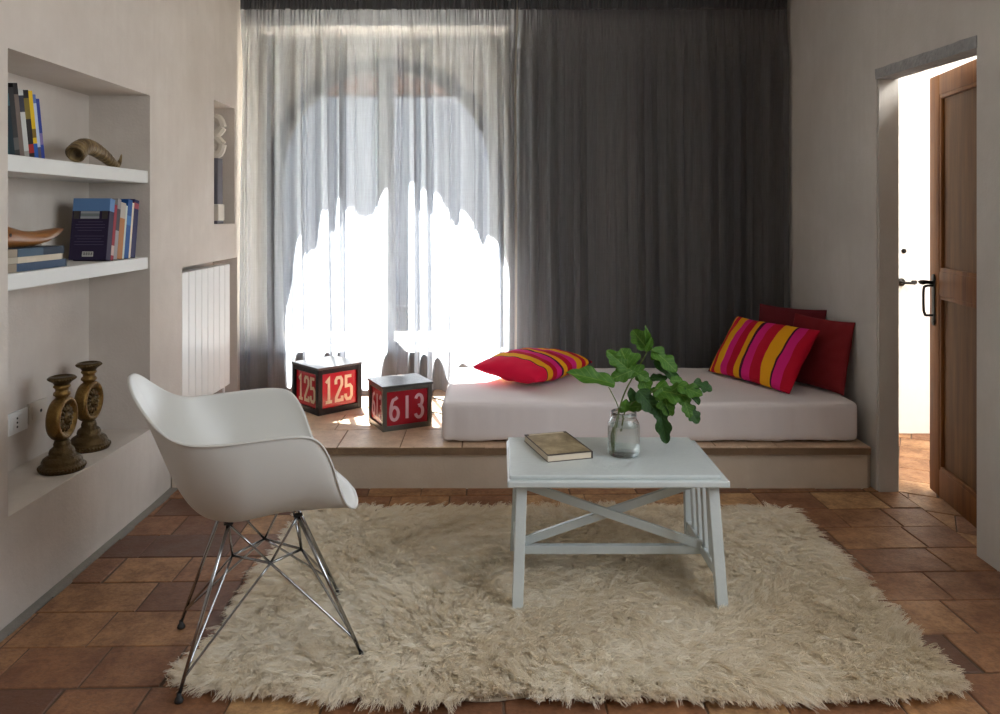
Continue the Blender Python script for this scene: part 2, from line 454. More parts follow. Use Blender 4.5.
def lw(x, y, z):
    if x > -1.82 and 2.45 < y < 3.445 and .342 < z < 1.82: return False
    if x > -1.75 and 4.294 < y < 4.662 and 1.237 < z < 1.926: return False
    if x > -1.70 and 3.82 < y < 4.72 and .2 < z < 1.032: return False
    return True
bm = voxel([-2.0, -1.82, -1.75, -1.70, XL], [YF - .1, 2.45, 3.445, 3.82, 4.294, 4.662, 4.72, 5.36],
           [-.06, .2, .342, 1.032, 1.237, 1.82, 1.926, ZC + .1], lw, 0.012)
for v in bm.verts:                           # the old wall is not quite straight
    if v.co.x > -1.9: v.co.x -= .0356 * max(0, min(v.co.y, 4.86) - 3.5)
S(obj('wall_left', bm, M['plaster']), 'beige plaster wall with a shelf niche, a slot niche and a radiator niche', 'wall')

bm = bmesh.new()
JN, JF = (1.81, 2.962), (1.764, 3.637)       # room-side corners of the doorway
for y0, y1, z0, z1 in ((YF - .1, .2, -.06, ZC + .1), (.2, 2.2, -.06, .95), (.2, 2.2, 2.45, ZC + .1)):
    prism(bm, [(1.81, y0), (1.95, y0), (1.95, y1), (1.81, y1)], z0, z1)   # round the opening added for the fill lamp, out of view
prism(bm, [(1.81, 2.2), (1.95, 2.2), (1.91, 2.962), JN], -.06, 1.972)
prism(bm, [JF, (1.864, 3.637), (1.90, 5.0), (1.775, 5.0)], -.06, 1.972)
bmesh.ops.bevel(bm, geom=[e for e in bm.edges if all((Vector((v.co.x, v.co.y)) - Vector(c)).length < 1e-4 for v in e.verts for c in [JN if abs(v.co.y - JN[1]) < .01 else JF])], offset=.008, segments=2, affect='EDGES')
prism(bm, [(1.81, 2.2), (1.95, 2.2), (1.91, 2.962), (1.864, 3.637), (1.90, 5.0), (1.775, 5.0), JF, JN], 1.972, ZC + .1)
S(obj('wall_right', bm, M['plaster_grey']), 'grey plaster wall with the doorway in it', 'wall')
bm = bmesh.new()
prism(bm, [(1.806, 2.95), (1.90, 2.95), (1.855, 3.644), (1.757, 3.644)], 1.926, 1.974)
bmesh.ops.subdivide_edges(bm, edges=bm.edges[:], cuts=14, use_grid_fill=True)
for v in bm.verts:
    n = noise.noise(v.co * 22) * .004
    if v.co.x < 1.83: v.co.x += n
    v.co.z += noise.noise(v.co * 14 + Vector((5, 0, 0))) * .003
S(obj('trim_1', bm, M['stone']), 'rough grey stone lintel over the doorway', 'lintel')

wb = lambda x, y, z: not (x < .05 and .40 < z < 2.47)
S(obj('wall_back', voxel([-1.7, .05, 1.9], [YB, 5.25], [-.06, .40, 2.47, ZC + .1], wb, .01), M['plaster']),
  'plaster wall hidden behind the grey curtains', 'wall')
bm = bmesh.new(); addbox(bm, (1.68, .43, .046), (-.765, 5.035, .419), bevel=.006)
S(obj('trim_4', bm, M['stone']), 'stone window sill just behind the sheer curtain', 'trim')
# arched outer wall of the window recess
ACX, ACZ, AR = -.77, 1.56, .775
def arch(r, z0, n=40):
    pts = [(ACX - r, z0)] + [(ACX - r * math.cos(math.pi * k / n), ACZ + r * math.sin(math.pi * k / n)) for k in range(n + 1)] + [(ACX + r, z0)]
    return pts
def arch_band(bm, inner, outer, y0, y1):
    n = len(inner); vs = []
    for y in (y0, y1):
        vs.append([[bm.verts.new((x, y, z)) for x, z in pl] for pl in (inner, outer)])
    for i in range(n - 1):
        a, b = vs[0]; c, d = vs[1]
        bm.faces.new((a[i], a[i + 1], b[i + 1], b[i])); bm.faces.new((c[i], d[i], d[i + 1], c[i + 1]))
        bm.faces.new((a[i], c[i], c[i + 1], a[i + 1])); bm.faces.new((b[i], b[i + 1], d[i + 1], d[i]))
    for i in (0, n - 1):
        a, b = vs[0]; c, d = vs[1]; bm.faces.new((a[i], b[i], d[i], c[i]))
bm = bmesh.new()
inn = arch(AR, .30); out = []
for x, z in inn:                             # push each arch point out to the rectangle of the recess
    dx, dz = x - ACX, max(z - ACZ, 0)
    if z <= .31: out.append((ACX + math.copysign(.95, dx), z)); continue
    k = min(.95 / abs(dx) if abs(dx) > 1e-6 else 9e9, 1.25 / dz if dz > 1e-6 else 9e9)
    out.append((ACX + dx * k, ACZ + dz * k))
arch_band(bm, inn, out, 5.25, 5.36)
addbox(bm, (2.0, .11, .36), (ACX, 5.305, .16))
S(obj('wall_window', bm, M['white_wall']), 'plaster arch around the window behind the sheer curtain', 'wall')
bm = bmesh.new()
arch_band(bm, arch(AR - .075, .34), arch(AR + .01, .34), 5.235, 5.30)
addbox(bm, (.105, .06, 1.96), (ACX, 5.268, 1.32), bevel=.004)
for s in (-1, 1):
    addbox(bm, (.68, .05, .08), (ACX + s * .36, 5.268, .385), bevel=.004)
    addbox(bm, (.68, .03, .035), (ACX + s * .36, 5.268, .655), bevel=.004)
win = S(obj('window_1', bm, M['frame_wood']), 'arched two-leaf window behind the sheer curtain', 'window')
for s in (-1, 1):
    bm = bmesh.new(); p = []
    for k in range(21):
        a = math.pi / 2 * k / 20; p.append((ACX + s * (.05 + .645 * math.sin(a)), ACZ + .7 * math.cos(a)))
    p += [(ACX + s * .695, .42), (ACX + s * .05, .42)]
    f0 = [bm.verts.new((x, 5.266, z)) for x, z in p]; f1 = [bm.verts.new((x, 5.270, z)) for x, z in p]
    bm.faces.new(f0); bm.faces.new(f1[::-1])
    for i in range(len(p)): bm.faces.new((f0[i - 1], f0[i], f1[i], f1[i - 1]))
    obj('pane', bm, M['pane'], win)
bm = bmesh.new(); addbox(bm, (4.2, 7.7, .1), (-.05, 1.55, ZC + .05))
S(obj('ceiling', bm, M['ceiling']), 'pale ceiling above the frame', 'ceiling')
bm = bmesh.new(); addbox(bm, (4.0, .2, ZC + .16), (-.05, YF - .1, ZC / 2 + .02))
S(obj('wall_front', bm, M['plaster']), 'plain plaster wall behind the camera', 'wall')
bm = bmesh.new()  # frame of an unseen window, added to carry the fill lamp
for y in (.23, 1.18, 1.22, 2.17): addbox(bm, (.06, .06, 1.5), (1.88, y, 1.70), bevel=.004)
for z in (.98, 2.42): addbox(bm, (.06, 2.0, .06), (1.88, 1.2, z), bevel=.004)
S(obj('added_window', bm, M['frame_wood']), 'added window frame around the fill light, out of view beside the camera', 'window')
bm = bmesh.new(); addbox(bm, (60, 80, .2), (0, 5.4 + 40, -.12))
S(obj('ground_outside', bm, M['terrace']), 'sunlit terrace outside the window', 'ground')
bm = bmesh.new(); addbox(bm, (30, .4, 3.0), (0, 11.2, 1.45), bevel=.02)
S(obj('wall_outside', bm, M['garden_wall']), 'pale garden wall across the terrace, seen dimly through the sheer curtain', 'wall')
bm = bmesh.new()
for k in range(70): lathe(bm, [(0, -.35), (.18, -.35), (.155, .35), (0, .35)], 10, (-10.5 + .3 * k, 11.1, 3.12), Matrix.Rotation(R(62), 4, 'X'))
S(obj('trim_3', bm, M['tile']), 'terracotta coping along the top of the garden wall outside', 'trim')
# hallway
bm = bmesh.new()
addbox(bm, (1.85, .1, 2.6), (2.78, 4.66, 1.27)); addbox(bm, (.1, 2.95, 2.6), (3.62, 3.3, 1.27)); addbox(bm, (1.8, .1, 2.6), (2.75, 1.9, 1.27))
S(obj('wall_hallway', bm, M['white_wall']), 'white wall of the bright hallway beyond the door', 'wall')
bm = bmesh.new(); addbox(bm, (1.85, 2.95, .1), (2.78, 3.3, 2.6))
S(obj('ceiling_hallway', bm, M['white_wall']), 'white hallway ceiling', 'ceiling')

# wooden door, ajar
hinge, free = Vector((1.934, 2.975, 0)), Vector((2.030, 3.637, 0))
d = free - hinge; DW = d.length; dang = math.atan2(d.y, d.x)
DZ0, DZ1, DT = .012, 1.93, .042
bm = bmesh.new()                             # local x: hinge to free edge, local +y: room side
def db(x0, x1, z0, z1, y0=-DT / 2, y1=DT / 2, b=.004): addbox(bm, (x1 - x0, y1 - y0, z1 - z0), ((x0 + x1) / 2, (y0 + y1) / 2, (z0 + z1) / 2), bevel=b)
SW = .105
db(0, SW, DZ0, DZ1); db(DW - SW, DW, DZ0, DZ1)
RA = [(DZ0, .135), (.925, 1.035), (1.835, DZ1)]
for a, b in RA: db(SW - .002, DW - SW + .002, a, b, -DT / 2 + .001, DT / 2 - .001)
for a, b in ((.135, .925), (1.035, 1.835)):  # mouldings round each panel
    for x in (SW + .008, DW - SW - .008): db(x - .009, x + .009, a, b, .004, .018, .003)
    for z in (a + .008, b - .008): db(SW, DW - SW, z - .009, z + .009, .004, .018, .003)
door = S(sharp(obj('door_1', bm, M['door_wood'])), 'brown panelled wooden door standing ajar', 'door')
door.location = hinge; door.rotation_euler = (0, 0, dang)
for a, b in ((.13, .93), (1.03, 1.84)):
    bm = bmesh.new(); addbox(bm, (DW - 2 * SW + .01, .014, b - a), (DW / 2, -.002, (a + b) / 2), bevel=.003)
    obj('panel', bm, M['door_panel'], door)
hx = DW - .055
bm = bmesh.new()
addbox(bm, (.034, .006, .20), (hx, DT / 2 + .003, .90), bevel=.003)
lathe(bm, [(0, -.003), (.019, -.003), (.019, .003), (0, .003)], 20, (hx, DT / 2 + .003, 1.0), Matrix.Rotation(R(90), 4, 'X'))
lathe(bm, [(0, -.003), (.019, -.003), (.019, .003), (0, .003)], 20, (hx, DT / 2 + .003, .80), Matrix.Rotation(R(90), 4, 'X'))
hp = spline([(hx, DT / 2, .965), (hx, DT / 2 + .036, .963), (hx, DT / 2 + .046, .945), (hx, DT / 2 + .046, .86), (hx, DT / 2 + .042, .838), (hx, DT / 2 + .035, .828), (hx, DT / 2, .83)], 6)
tube(bm, hp, .006, 8)
tube(bm, [(hx, DT / 2, .978), (hx, DT / 2 + .045, .982), (hx, DT / 2 + .058, .985), (hx, DT / 2 + .066, .978)], [.007, .010, .006, .008], 8)
lathe(bm, [(0, -.012), (.013, -.008), (.016, 0), (.013, .008), (0, .012)], 14, (hx, DT / 2 + .05, .98))
obj('handle', bm, M['iron'], door, True)
bm = bmesh.new()
for z in (.25, 1.0, 1.7): lathe(bm, [(0, -.045), (.009, -.045), (.009, .045), (0, .045)], 12, (-.004, DT / 2 - .004, z))
obj('hinge', bm, M['iron'], door)
# white door at the end of the hallway
bm = bmesh.new(); addbox(bm, (.62, .04, 2.0), (2.225, 4.60, 1.0), bevel=.004)
d2 = S(obj('door_2', bm, M['white_wall']), 'white door at the end of the hallway', 'door')
bm = bmesh.new()
q = at(905, 283, 4.57)
lathe(bm, [(0, -.005), (.024, -.005), (.024, .005), (0, .005)], 20, (q.x - .02, 4.577, q.z + .004), Matrix.Rotation(R(90), 4, 'X'))
tube(bm, spline([(q.x - .02, 4.575, q.z + .004), (q.x - .02, 4.54, q.z + .004), (q.x, 4.535, q.z + .003), (q.x + .04, 4.535, q.z + .001)], 5), [.008] * 15 + [.010], 8)
addbox(bm, (.035, .012, .022), (q.x + .035, 4.535, q.z + .008), bevel=.006)
obj('door_handle', bm, M['iron'], d2, True)
bm = bmesh.new(); q = at(904.5, 251, 4.57)
lathe(bm, [(0, -.004), (.014, -.004), (.014, .004), (0, .004)], 20, (q.x, 4.577, q.z), Matrix.Rotation(R(90), 4, 'X'))
addbox(bm, (.008, .016, .022), (q.x, 4.57, q.z), bevel=.002)
obj('latch_knob', bm, M['iron'], d2, True)

bm = bmesh.new()
for k in range(40):
    y0 = -1.0 + k * .117; w_ = .035 + .012 * noise.noise(Vector((k * .7, 0, 0)))
    prism(bm, [(-1.56, y0), (-1.548 + w_, y0), (-1.548 + w_, min(y0 + .117, 3.67)), (-1.56, min(y0 + .117, 3.67))], -.002, .004) if y0 < 3.6 else None
S(obj('trim_2', bm, M['cement']), 'grey cement strip where the floor meets the beige wall', 'trim')
# built-in bench under the curtains
bench = thing('bench', 'low plastered masonry bench topped with terracotta tiles, running below the curtains', 'bench', (0, 4.2, 0))
bm = bmesh.new(); prism(bm, [(XL, 3.675), (1.735, 3.675), (1.762, 3.70), (1.766, YB - .004), (-1.594, YB - .004)], -.01, .165)
bmesh.ops.bevel(bm, geom=[e for e in bm.edges if abs(e.verts[0].co.z - e.verts[1].co.z) < .01 and e.verts[0].co.z > .1], offset=.006, segments=2, affect='EDGES')
bmesh.ops.translate(bm, vec=(0, -4.2, 0), verts=bm.verts[:])
obj('bench_body', bm, M['bench_plaster'], bench)
bt = tiles('tile_top', (-1.553, 1.742, 3.655 - 4.2, YB - .004 - 4.2), .2, .295, (.27, .33), R(.8), (-.62, 3.655 - 4.2), 21, [M['bench_tile'], M['bench_grout']], depth=.036, grout=.004, parent=bench)
# ------------------------------------------------------------------ curtains
def curtain(name, x0, x1, label, seed, lam=.105):
    rng = np.random.default_rng(seed); W = x1 - x0
    n = int(W / .0032); s = np.linspace(0, W, n)
    zs = np.concatenate([np.linspace(.206, 2.30, 46), np.linspace(2.31, 2.545, 20)])
    # irregular folds: a wandering phase and a wandering depth
    def wander(k, amp):
        a = np.zeros(n)
        for f in range(1, k): a += rng.normal() * np.sin(2 * np.pi * f * s / W * rng.uniform(.7, 1.3) + rng.uniform(0, 7)) / math.sqrt(k)
        return a * amp
    ph = 2 * np.pi * s / lam + wander(12, 1.5)
    amp = (.046 if x0 < 0 else .044) * (1 + .6 * np.clip(wander(16, .8), -1.1, 1.1))
    ph2 = 2 * np.pi * s / (lam * .43) + wander(20, 2.0); amp2 = .010 * (1 + .5 * wander(12, .9))
    php = 2 * np.pi * s / .026 + wander(30, 2.5)
    drift = wander(9, .9); slow = wander(7, .022)
    V = np.zeros((len(zs), n, 3))
    for i, z in enumerate(zs):
        t = min(1, max(0, (2.545 - z) / .40)); t = t * t * (3 - 2 * t)
        d = (2.5 - z) / 2.3
        p = ph + drift * d * 1.2 + .5 * np.sin(d * 3 + s * 2.1); q = ph2 - drift * d * 1.5
        y = t * (amp * (np.cos(p) + .28 * np.cos(2 * p + .6)) * (.75 + .35 * d) + amp2 * np.cos(q) * (1 - .45 * d)) + (1 - t) * .006 * np.cos(php)
        y += slow * t * d
        x = s + t * (.012 * np.sin(2 * p) + .010 * np.sin(p + .5) * d) + (1 - t) * .002 * np.sin(php)
        V[i, :, 0] = x0 + np.clip(x, -.01, W + .01); V[i, :, 1] = 4.745 + np.clip(y, -.075, .074); V[i, :, 2] = z + (.004 * np.cos(p) if i == 0 else 0)
    def grid(name, V, mat, parent):
        h, w, _ = V.shape; me = bpy.data.meshes.new(name)
        idx = np.arange(h * w).reshape(h, w)
        f = np.stack([idx[:-1, :-1], idx[:-1, 1:], idx[1:, 1:], idx[1:, :-1]], -1).reshape(-1, 4)
        me.from_pydata(V.reshape(-1, 3).tolist(), [], f.tolist()); me.materials.append(mat)
        me.polygons.foreach_set('use_smooth', [True] * len(me.polygons))
        o = bpy.data.objects.new(name, me); C.objects.link(o); o.parent = parent; return o
    root = grid(name, V, M['curtain'], None); tag(root, label, 'curtain', 'grey curtains along the window wall')
    zt = np.linspace(2.54, 2.70, 14); T = np.zeros((len(zt), n, 3))
    for i, z in enumerate(zt):
        a = .013 if .03 < (z - 2.54) < .12 else .010
        T[i, :, 0] = x0 + s; T[i, :, 1] = 4.738 + a * np.cos(php * 1.15 + .4 * math.sin(i)) ; T[i, :, 2] = z
    tp = grid('heading_tape', T, M['tape'], root)
    sm = tp.modifiers.new('thick', 'SOLIDIFY'); sm.thickness = .004; sm.offset = -1
M['tape'] = plain('heading_tape_cloth', lin(88, 88, 90), 0.9, var=.2)
curtain('curtain', -1.585, .098, 'sheer grey curtain glowing with sunlight from the arched window behind it', 3, .125)
curtain('curtain', .112, 1.748, 'dark grey curtain hanging behind the mattress where no window backs it', 8)

# ------------------------------------------------------------------ shag rug
rug_rng = np.random.default_rng(4)
RX0, RX1, RY0, RY1 = -.825, 1.235, 2.085, 3.36
def rug_front(u): return .085 * max(0, 1 - u / .28) ** 1.3 + .045 * max(0, (u - .86) / .14)
def rug_edge(t, k): return .012 * math.sin(t * 5.1 + k) + .008 * math.sin(t * 11.7 + 2 * k)
bm = bmesh.new()
top = [[None] * 41 for _ in range(61)]
for i in range(61):
    for j in range(41):
        u, v = i / 60, j / 40
        x = RX0 + (RX1 - RX0) * u - .06 * (1 - u) ** 3 * max(0, 1 - v / .25) + (rug_edge(v * 3, 1) * (1 - u) + rug_edge(v * 3, 2) * u)
        y = RY0 + (RY1 - RY0) * v + (rug_edge(u * 4, 3) * (1 - v) + rug_edge(u * 4, 4) * v) + rug_front(u) * (1 - v)
        top[i][j] = bm.verts.new((x, y, .010 + .002 * noise.noise(Vector((x * 9, y * 9, 0)))))
for i in range(60):
    for j in range(40): bm.faces.new((top[i][j], top[i + 1][j], top[i + 1][j + 1], top[i][j + 1]))
r = bmesh.ops.extrude_face_region(bm, geom=bm.faces[:])
for v in [g for g in r['geom'] if isinstance(g, bmesh.types.BMVert)]: v.co.z = .001
rug = tag(obj('shag_rug', bm, M['backing']), 'large cream long-haired shag rug on the terracotta floor', 'rug')

def make_pile(parent):
    g = rug_rng; NC, NS, K = 22000, 9, 7
    cx = g.uniform(RX0 - .01, RX1 + .01, NC); cy = g.uniform(RY0 - .04, RY1 + .005, NC)
    fu = (cx - RX0) / (RX1 - RX0)
    cy = np.maximum(cy, RY0 - .03 + .085 * np.maximum(0, 1 - fu / .28) ** 1.3 + .045 * np.maximum(0, (fu - .86) / .14) + g.uniform(0, .05, NC) * (cy < RY0 + .07))
    cx = cx - .07 * np.maximum(0, 1 - (cx - RX0) / .35) * np.maximum(0, 1 - (cy - RY0) / .33)
    def field(a, b, c):
        return (np.sin(a * 3.1 + b * 2.3 + c) + np.sin(a * 7.3 - b * 5.1 + c * 2) * .7 + np.sin(-a * 11.9 + b * 13.7 + c * 3) * .5 + np.sin(a * 23 + b * 19 + c) * .35)
    th = -1.35 + .75 * field(cx, cy, .7) + g.normal(0, .75, NC)
    dx, dy = np.cos(th), np.sin(th)
    # near a border the locks fall outwards
    for d, (ox, oy) in ((cx - RX0, (-1, 0)), (RX1 - cx, (1, 0)), (cy - RY0, (0, -1)), (RY1 - cy, (0, 1))):
        w = np.clip(1 - d / .09, 0, 1) * 1.6
        dx += ox * w; dy += oy * w
    l = np.hypot(dx, dy); dx /= l; dy /= l
    L = g.uniform(.035, .068, NC); lean = np.clip(.90 + .22 * field(cx * 1.7, cy * 1.7, 2.1) + g.normal(0, .15, NC), .3, 1.2)
    tone = np.clip(.5 + .16 * field(cx * .8, cy * .8, 4) + g.normal(0, .18, NC), 0, 1)
    N = NC * NS; rep = lambda a: np.repeat(a, NS)
    bx = rep(cx) + g.normal(0, .009, N); by = rep(cy) + g.normal(0, .009, N)
    bx = np.clip(bx, RX0 - .08, RX1 + .012); by = np.clip(by, RY0 - .03, RY1 + .01)
    Ls = rep(L) * g.uniform(.75, 1.1, N); ln = rep(lean)
    DX, DY = rep(dx), rep(dy)
    # the tip of the lock, which its strands draw together towards
    fr = g.uniform(0, 6.28, N); am = g.uniform(.0015, .0045, N); fq = g.uniform(6, 13, N)
    pos = np.zeros((N, K, 3), np.float32)
    ex = rep(cx) + g.normal(0, .0045, N); ey = rep(cy) + g.normal(0, .0045, N)
    for k in range(K):
        s = k / (K - 1); c = .75 * s ** 1.2
        ox = bx * (1 - c) + ex * c; oy = by * (1 - c) + ey * c
        h = Ls * ln * s ** 1.35
        z = .010 + Ls * (s * (1.02 - .42 * ln) - .34 * ln * s ** 2.4)
        wob = am * np.sin(fq * s + fr) * s
        wob2 = am * np.cos(fq * s * 1.3 + fr) * s
        pos[:, k, 0] = ox + DX * h - DY * wob; pos[:, k, 1] = oy + DY * h + DX * wob; pos[:, k, 2] = np.maximum(z + wob2 * .5, .003 + .002 * s)
    hc = bpy.data.hair_curves.new('pile'); hc.add_curves([K] * N)
    hc.attributes['position'].data.foreach_set('vector', pos.reshape(-1))
    ra = hc.attributes.get('radius') or hc.attributes.new('radius', 'FLOAT', 'POINT')
    ra.data.foreach_set('value', np.tile(np.linspace(.0013, .0004, K).astype(np.float32), N))
    ta = hc.attributes.new('tone', 'FLOAT', 'CURVE'); ta.data.foreach_set('value', np.clip(rep(tone) + g.normal(0, .06, N), 0, 1).astype(np.float32))
    hc.materials.append(M['pile'])
    o = bpy.data.objects.new('pile', hc); C.objects.link(o); o.parent = parent; tag(o, kind='stuff')
make_pile(rug)

# ------------------------------------------------------------------ shell armchair on a wire base
chair = thing('armchair', 'white moulded plastic armchair on a steel wire base at the edge of the rug', 'chair', (-.70, 2.342, 0), R(21.5))
half = [(.300, 0, .436), (.290, .10, .438), (.266, .182, .449), (.234, .226, .482), (.208, .256, .548), (.184, .280, .625), (.148, .296, .686), (.09, .302, .706),
        (-.02, .302, .705), (-.105, .295, .702), (-.175, .276, .706), (-.224, .25, .726), (-.266, .208, .763), (-.302, .15, .806), (-.320, .08, .830), (-.327, 0, .837)]
hs = spline(half, 4)
rim = hs + [Vector((p.x, -p.y, p.z)) for p in hs[-2:0:-1]]
hs = [Vector((p.x - .045, p.y, p.z)) for p in hs]
rim = hs + [Vector((p.x, -p.y, p.z)) for p in hs[-2:0:-1]]
zb = lambda x: .424 + .036 * max(0, min(1, (x + .12) / .34))
bm = bmesh.new(); cen = Vector((-.085, 0, .424)); NT_ = 18; rows = []
cv = bm.verts.new(cen)
for p in rim:
    dxy = Vector((p.x - cen.x, p.y - cen.y, 0)); h = p.z - cen.z
    back = max(0, -dxy.normalized().x)
    p1 = cen + dxy * (.66 - .06 * back); p1.z = zb(p1.x)
    p2 = cen + dxy * (.985 - .42 * back ** 1.2); p2.z = zb(p2.x) + (.20 + .24 * back) * h
    if h < .06:
        k = 1 - h / .06; p2.z = p2.z * (1 - k) + .462 * k; p2 = Vector((cen.x + dxy.x * (.985 - .06 * k), cen.y + dxy.y * (.985 - .06 * k), p2.z))
        p1.z = p1.z * (1 - k) + .440 * k
    row = []
    for i in range(1, NT_ + 1):
        t = i / NT_; t = t ** .85
        q = cen * (1 - t) ** 3 + p1 * 3 * t * (1 - t) ** 2 + p2 * 3 * t * t * (1 - t) + p * t ** 3
        row.append(bm.verts.new(q))
    out_d = dxy.normalized()                  # the rim rolls outwards
    row.append(bm.verts.new(p + out_d * .006 + Vector((0, 0, .0005)))); row.append(bm.verts.new(p + out_d * .011 - Vector((0, 0, .003))))
    rows.append(row)
n = len(rows)
for i in range(n):
    a, b = rows[i], rows[(i + 1) % n]
    bm.faces.new((cv, a[0], b[0]))
    for k in range(len(a) - 1): bm.faces.new((a[k], a[k + 1], b[k + 1], b[k]))
bmesh.ops.recalc_face_normals(bm, faces=bm.faces[:])
sh = obj('seat_shell', bm, M['shell'], chair, True)
sm = sh.modifiers.new('thick', 'SOLIDIFY'); sm.thickness = .0055; sm.offset = -1
ss = sh.modifiers.new('smooth', 'SUBSURF'); ss.levels = 1; ss.render_levels = 2
feet = {'rn': (-.243, -.1985), 'rf': (-.243, .1985), 'fn': (.243, -.1985), 'ff': (.243, .1985)}
mts = {'rn': (-.115, -.105), 'rf': (-.115, .105), 'fn': (.075, -.115), 'ff': (.075, .115)}
mid = {'b': (-.10, 0, .285), 'n': (0, -.10, .288), 'f': (.10, 0, .272), 'r': (0, .10, .280)}
adj = {'rn': 'bn', 'rf': 'br', 'fn': 'fn', 'ff': 'fr'}
for k in feet:
    fx, fy = feet[k]; mx, my = mts[k]; bm = bmesh.new()
    gz = .0115 if k[0] == 'f' else 0; ft = Vector((fx, fy, .018 + gz)); mt = Vector((mx, my, .420))
    tube(bm, [ft, ft.lerp(mt, .5), mt], .0052, 10)
    lg = obj('leg', bm, M['chrome'], chair, True)
    bm = bmesh.new(); lathe(bm, [(0, 0), (.011, 0), (.0125, .004), (.0105, .010), (.0065, .015), (.006, .024), (0, .024)], 20, (fx, fy, gz))
    obj('glide', bm, M['black_rubber'], lg, True)
    bm = bmesh.new(); addbox(bm, (.026, .018, .008), (mx, my, .4225), bevel=.003)
    obj('shock_mount', bm, M['black_rubber'], chair)
bm = bmesh.new()
for k in feet:                                # thin braces: crossing frame, down to each foot, up to each mount
    ft = Vector((feet[k][0], feet[k][1], .018 + (.0115 if k[0] == 'f' else 0))); mt = Vector((mts[k][0], mts[k][1], .420))
    loop = ft.lerp(mt, .10)
    a, b = (Vector(mid[c]) for c in adj[k])
    tube(bm, spline([a, a.lerp(loop, .92), loop + (b - a) * .012 - Vector((0, 0, .006)), b.lerp(loop, .92), b], 5), .0036, 8)
    tube(bm, [a, mt], .0036, 8); tube(bm, [b, mt], .0036, 8)
    tube(bm, [a, b], .0040, 8)
obj('wire_brace', bm, M['chrome'], chair, True)

# ------------------------------------------------------------------ low white table
tb = thing('coffee_table', 'low white painted wooden table with crossed braces, standing on the rug', 'table', (.385, 2.74, 0))
def T(p): return (p[0] - .385, p[1] - 2.74, p[2])
bm = bmesh.new(); addbox(bm, (.69, .435, .014), T((.3755, 2.752, .438)), bevel=.004)
bmesh.ops.subdivide_edges(bm, edges=[e for e in bm.edges if e.calc_length() > .2], cuts=3)
obj('table_top', bm, M['table_paint'], tb)
bm = bmesh.new(); addbox(bm, (.722, .46, .022), T((.385, 2.748, .420)), bevel=.005)
obj('top_frame', bm, M['table_paint'], tb)
for sx, xt, xb in ((-1, .072, .056), (1, .702, .720)):
    for yt, yb in ((2.575, 2.52), (2.91, 2.945)):
        bm = bmesh.new(); bar(bm, T((xt, yt, .412)), T((xb, yb, .0135)), .036, .030, (0, 1, 0), .003)
        obj('leg', bm, M['table_paint'], tb)
    X = lambda z: xt + (xb - xt) * (1 - z / .41)
    bm = bmesh.new(); bar(bm, T((X(.12), 2.55, .125)), T((X(.12), 2.925, .125)), .026, .036, (0, 0, 1), .003)
    obj('side_rail', bm, M['table_paint'], tb)
    bm = bmesh.new(); bar(bm, T((X(.385), 2.585, .390)), T((X(.385), 2.90, .390)), .022, .040, (0, 0, 1), .003)
    obj('side_apron', bm, M['table_paint'], tb)
    for k in range(4):
        y = 2.625 + .0775 * k
        bm = bmesh.new(); bar(bm, T((X(.13), y, .14)), T((X(.385), y, .375)), .012, .034, (0, 1, 0), .002)
        obj('slat', bm, M['table_paint'], tb)
bm = bmesh.new(); bar(bm, T((.066, 2.74, .118)), T((.712, 2.74, .118)), .026, .030, (0, 0, 1), .003)
obj('stretcher', bm, M['table_paint'], tb)
bm = bmesh.new(); bar(bm, T((.075, 2.728, .352)), T((.706, 2.728, .136)), .016, .030, (0, 0, 1), .002)
obj('cross_brace', bm, M['table_paint'], tb)
bm = bmesh.new(); bar(bm, T((.700, 2.748, .352)), T((.068, 2.748, .136)), .016, .030, (0, 0, 1), .002)
obj('cross_brace', bm, M['table_paint'], tb)
TZ = .445

# jar of water
JX, JY = .438, 2.755
jar = thing('glass_jar', 'clear glass preserving jar mostly filled with water on the white table', 'jar', (JX, JY, TZ))
oprof = [(0, .001), (.046, .0), (.053, .003), (.0565, .012), (.0565, .098), (.0545, .112), (.049, .124), (.0455, .131), (.045, .137), (.047, .139), (.047, .143), (.0452, .145), (.0452, .151), (.0440, .153)]
iprof = [(.0425, .152), (.0425, .131), (.0455, .125), (.051, .112), (.053, .098), (.053, .014), (.049, .007), (0, .006)]
bm = bmesh.new(); lathe(bm, oprof + iprof, 64); o = obj('glass', bm, M['jar_glass'], jar, True)
bm = bmesh.new(); lathe(bm, [(0, .0055), (.049, .0065), (.0534, .0135), (.0534, .104), (.0534, .1045), (0, .104)], 64)
sharp(obj('water', bm, M['water'], jar), 60)

# ------------------------------------------------------------------ numbered lamp boxes
STROKE = {   # block numerals of the first box (with serifs), in a 1 x 1.6 cell
    'one_slab': [[(.12, 1.30), (.45, 1.52), (.45, .08)], [(.08, .08), (.82, .08)]],
    'two_slab': [[(.10, 1.12), (.10, 1.36), (.26, 1.52), (.66, 1.52), (.82, 1.36), (.82, 1.06), (.14, .28), (.14, .08), (.86, .08), (.86, .34)]],
    'five_slab': [[(.80, 1.52), (.14, 1.52), (.14, .90), (.62, .94), (.82, .78), (.82, .26), (.64, .08), (.26, .08), (.10, .24), (.10, .42)]],
}
def arcpts(cx, cy, rx, ry, a0, a1, n=20): return [(cx + rx * math.cos(R(a0 + (a1 - a0) * k / n)), cy + ry * math.sin(R(a0 + (a1 - a0) * k / n))) for k in range(n + 1)]
STROKE['six'] = [[(.78, 1.48), (.60, 1.40)] + arcpts(.62, .52, .52, .95, 122, 180, 10) + arcpts(.48, .46, .38, .40, 180, 540, 28)]
STROKE['one'] = [[(.48, 1.52), (.48, .08)]]
STROKE['three'] = [arcpts(.44, 1.14, .34, .36, 160, -90, 18)[:-1] + [(.42, .80)], [(.42, .80)] + arcpts(.44, .44, .38, .38, 90, -160, 22)]
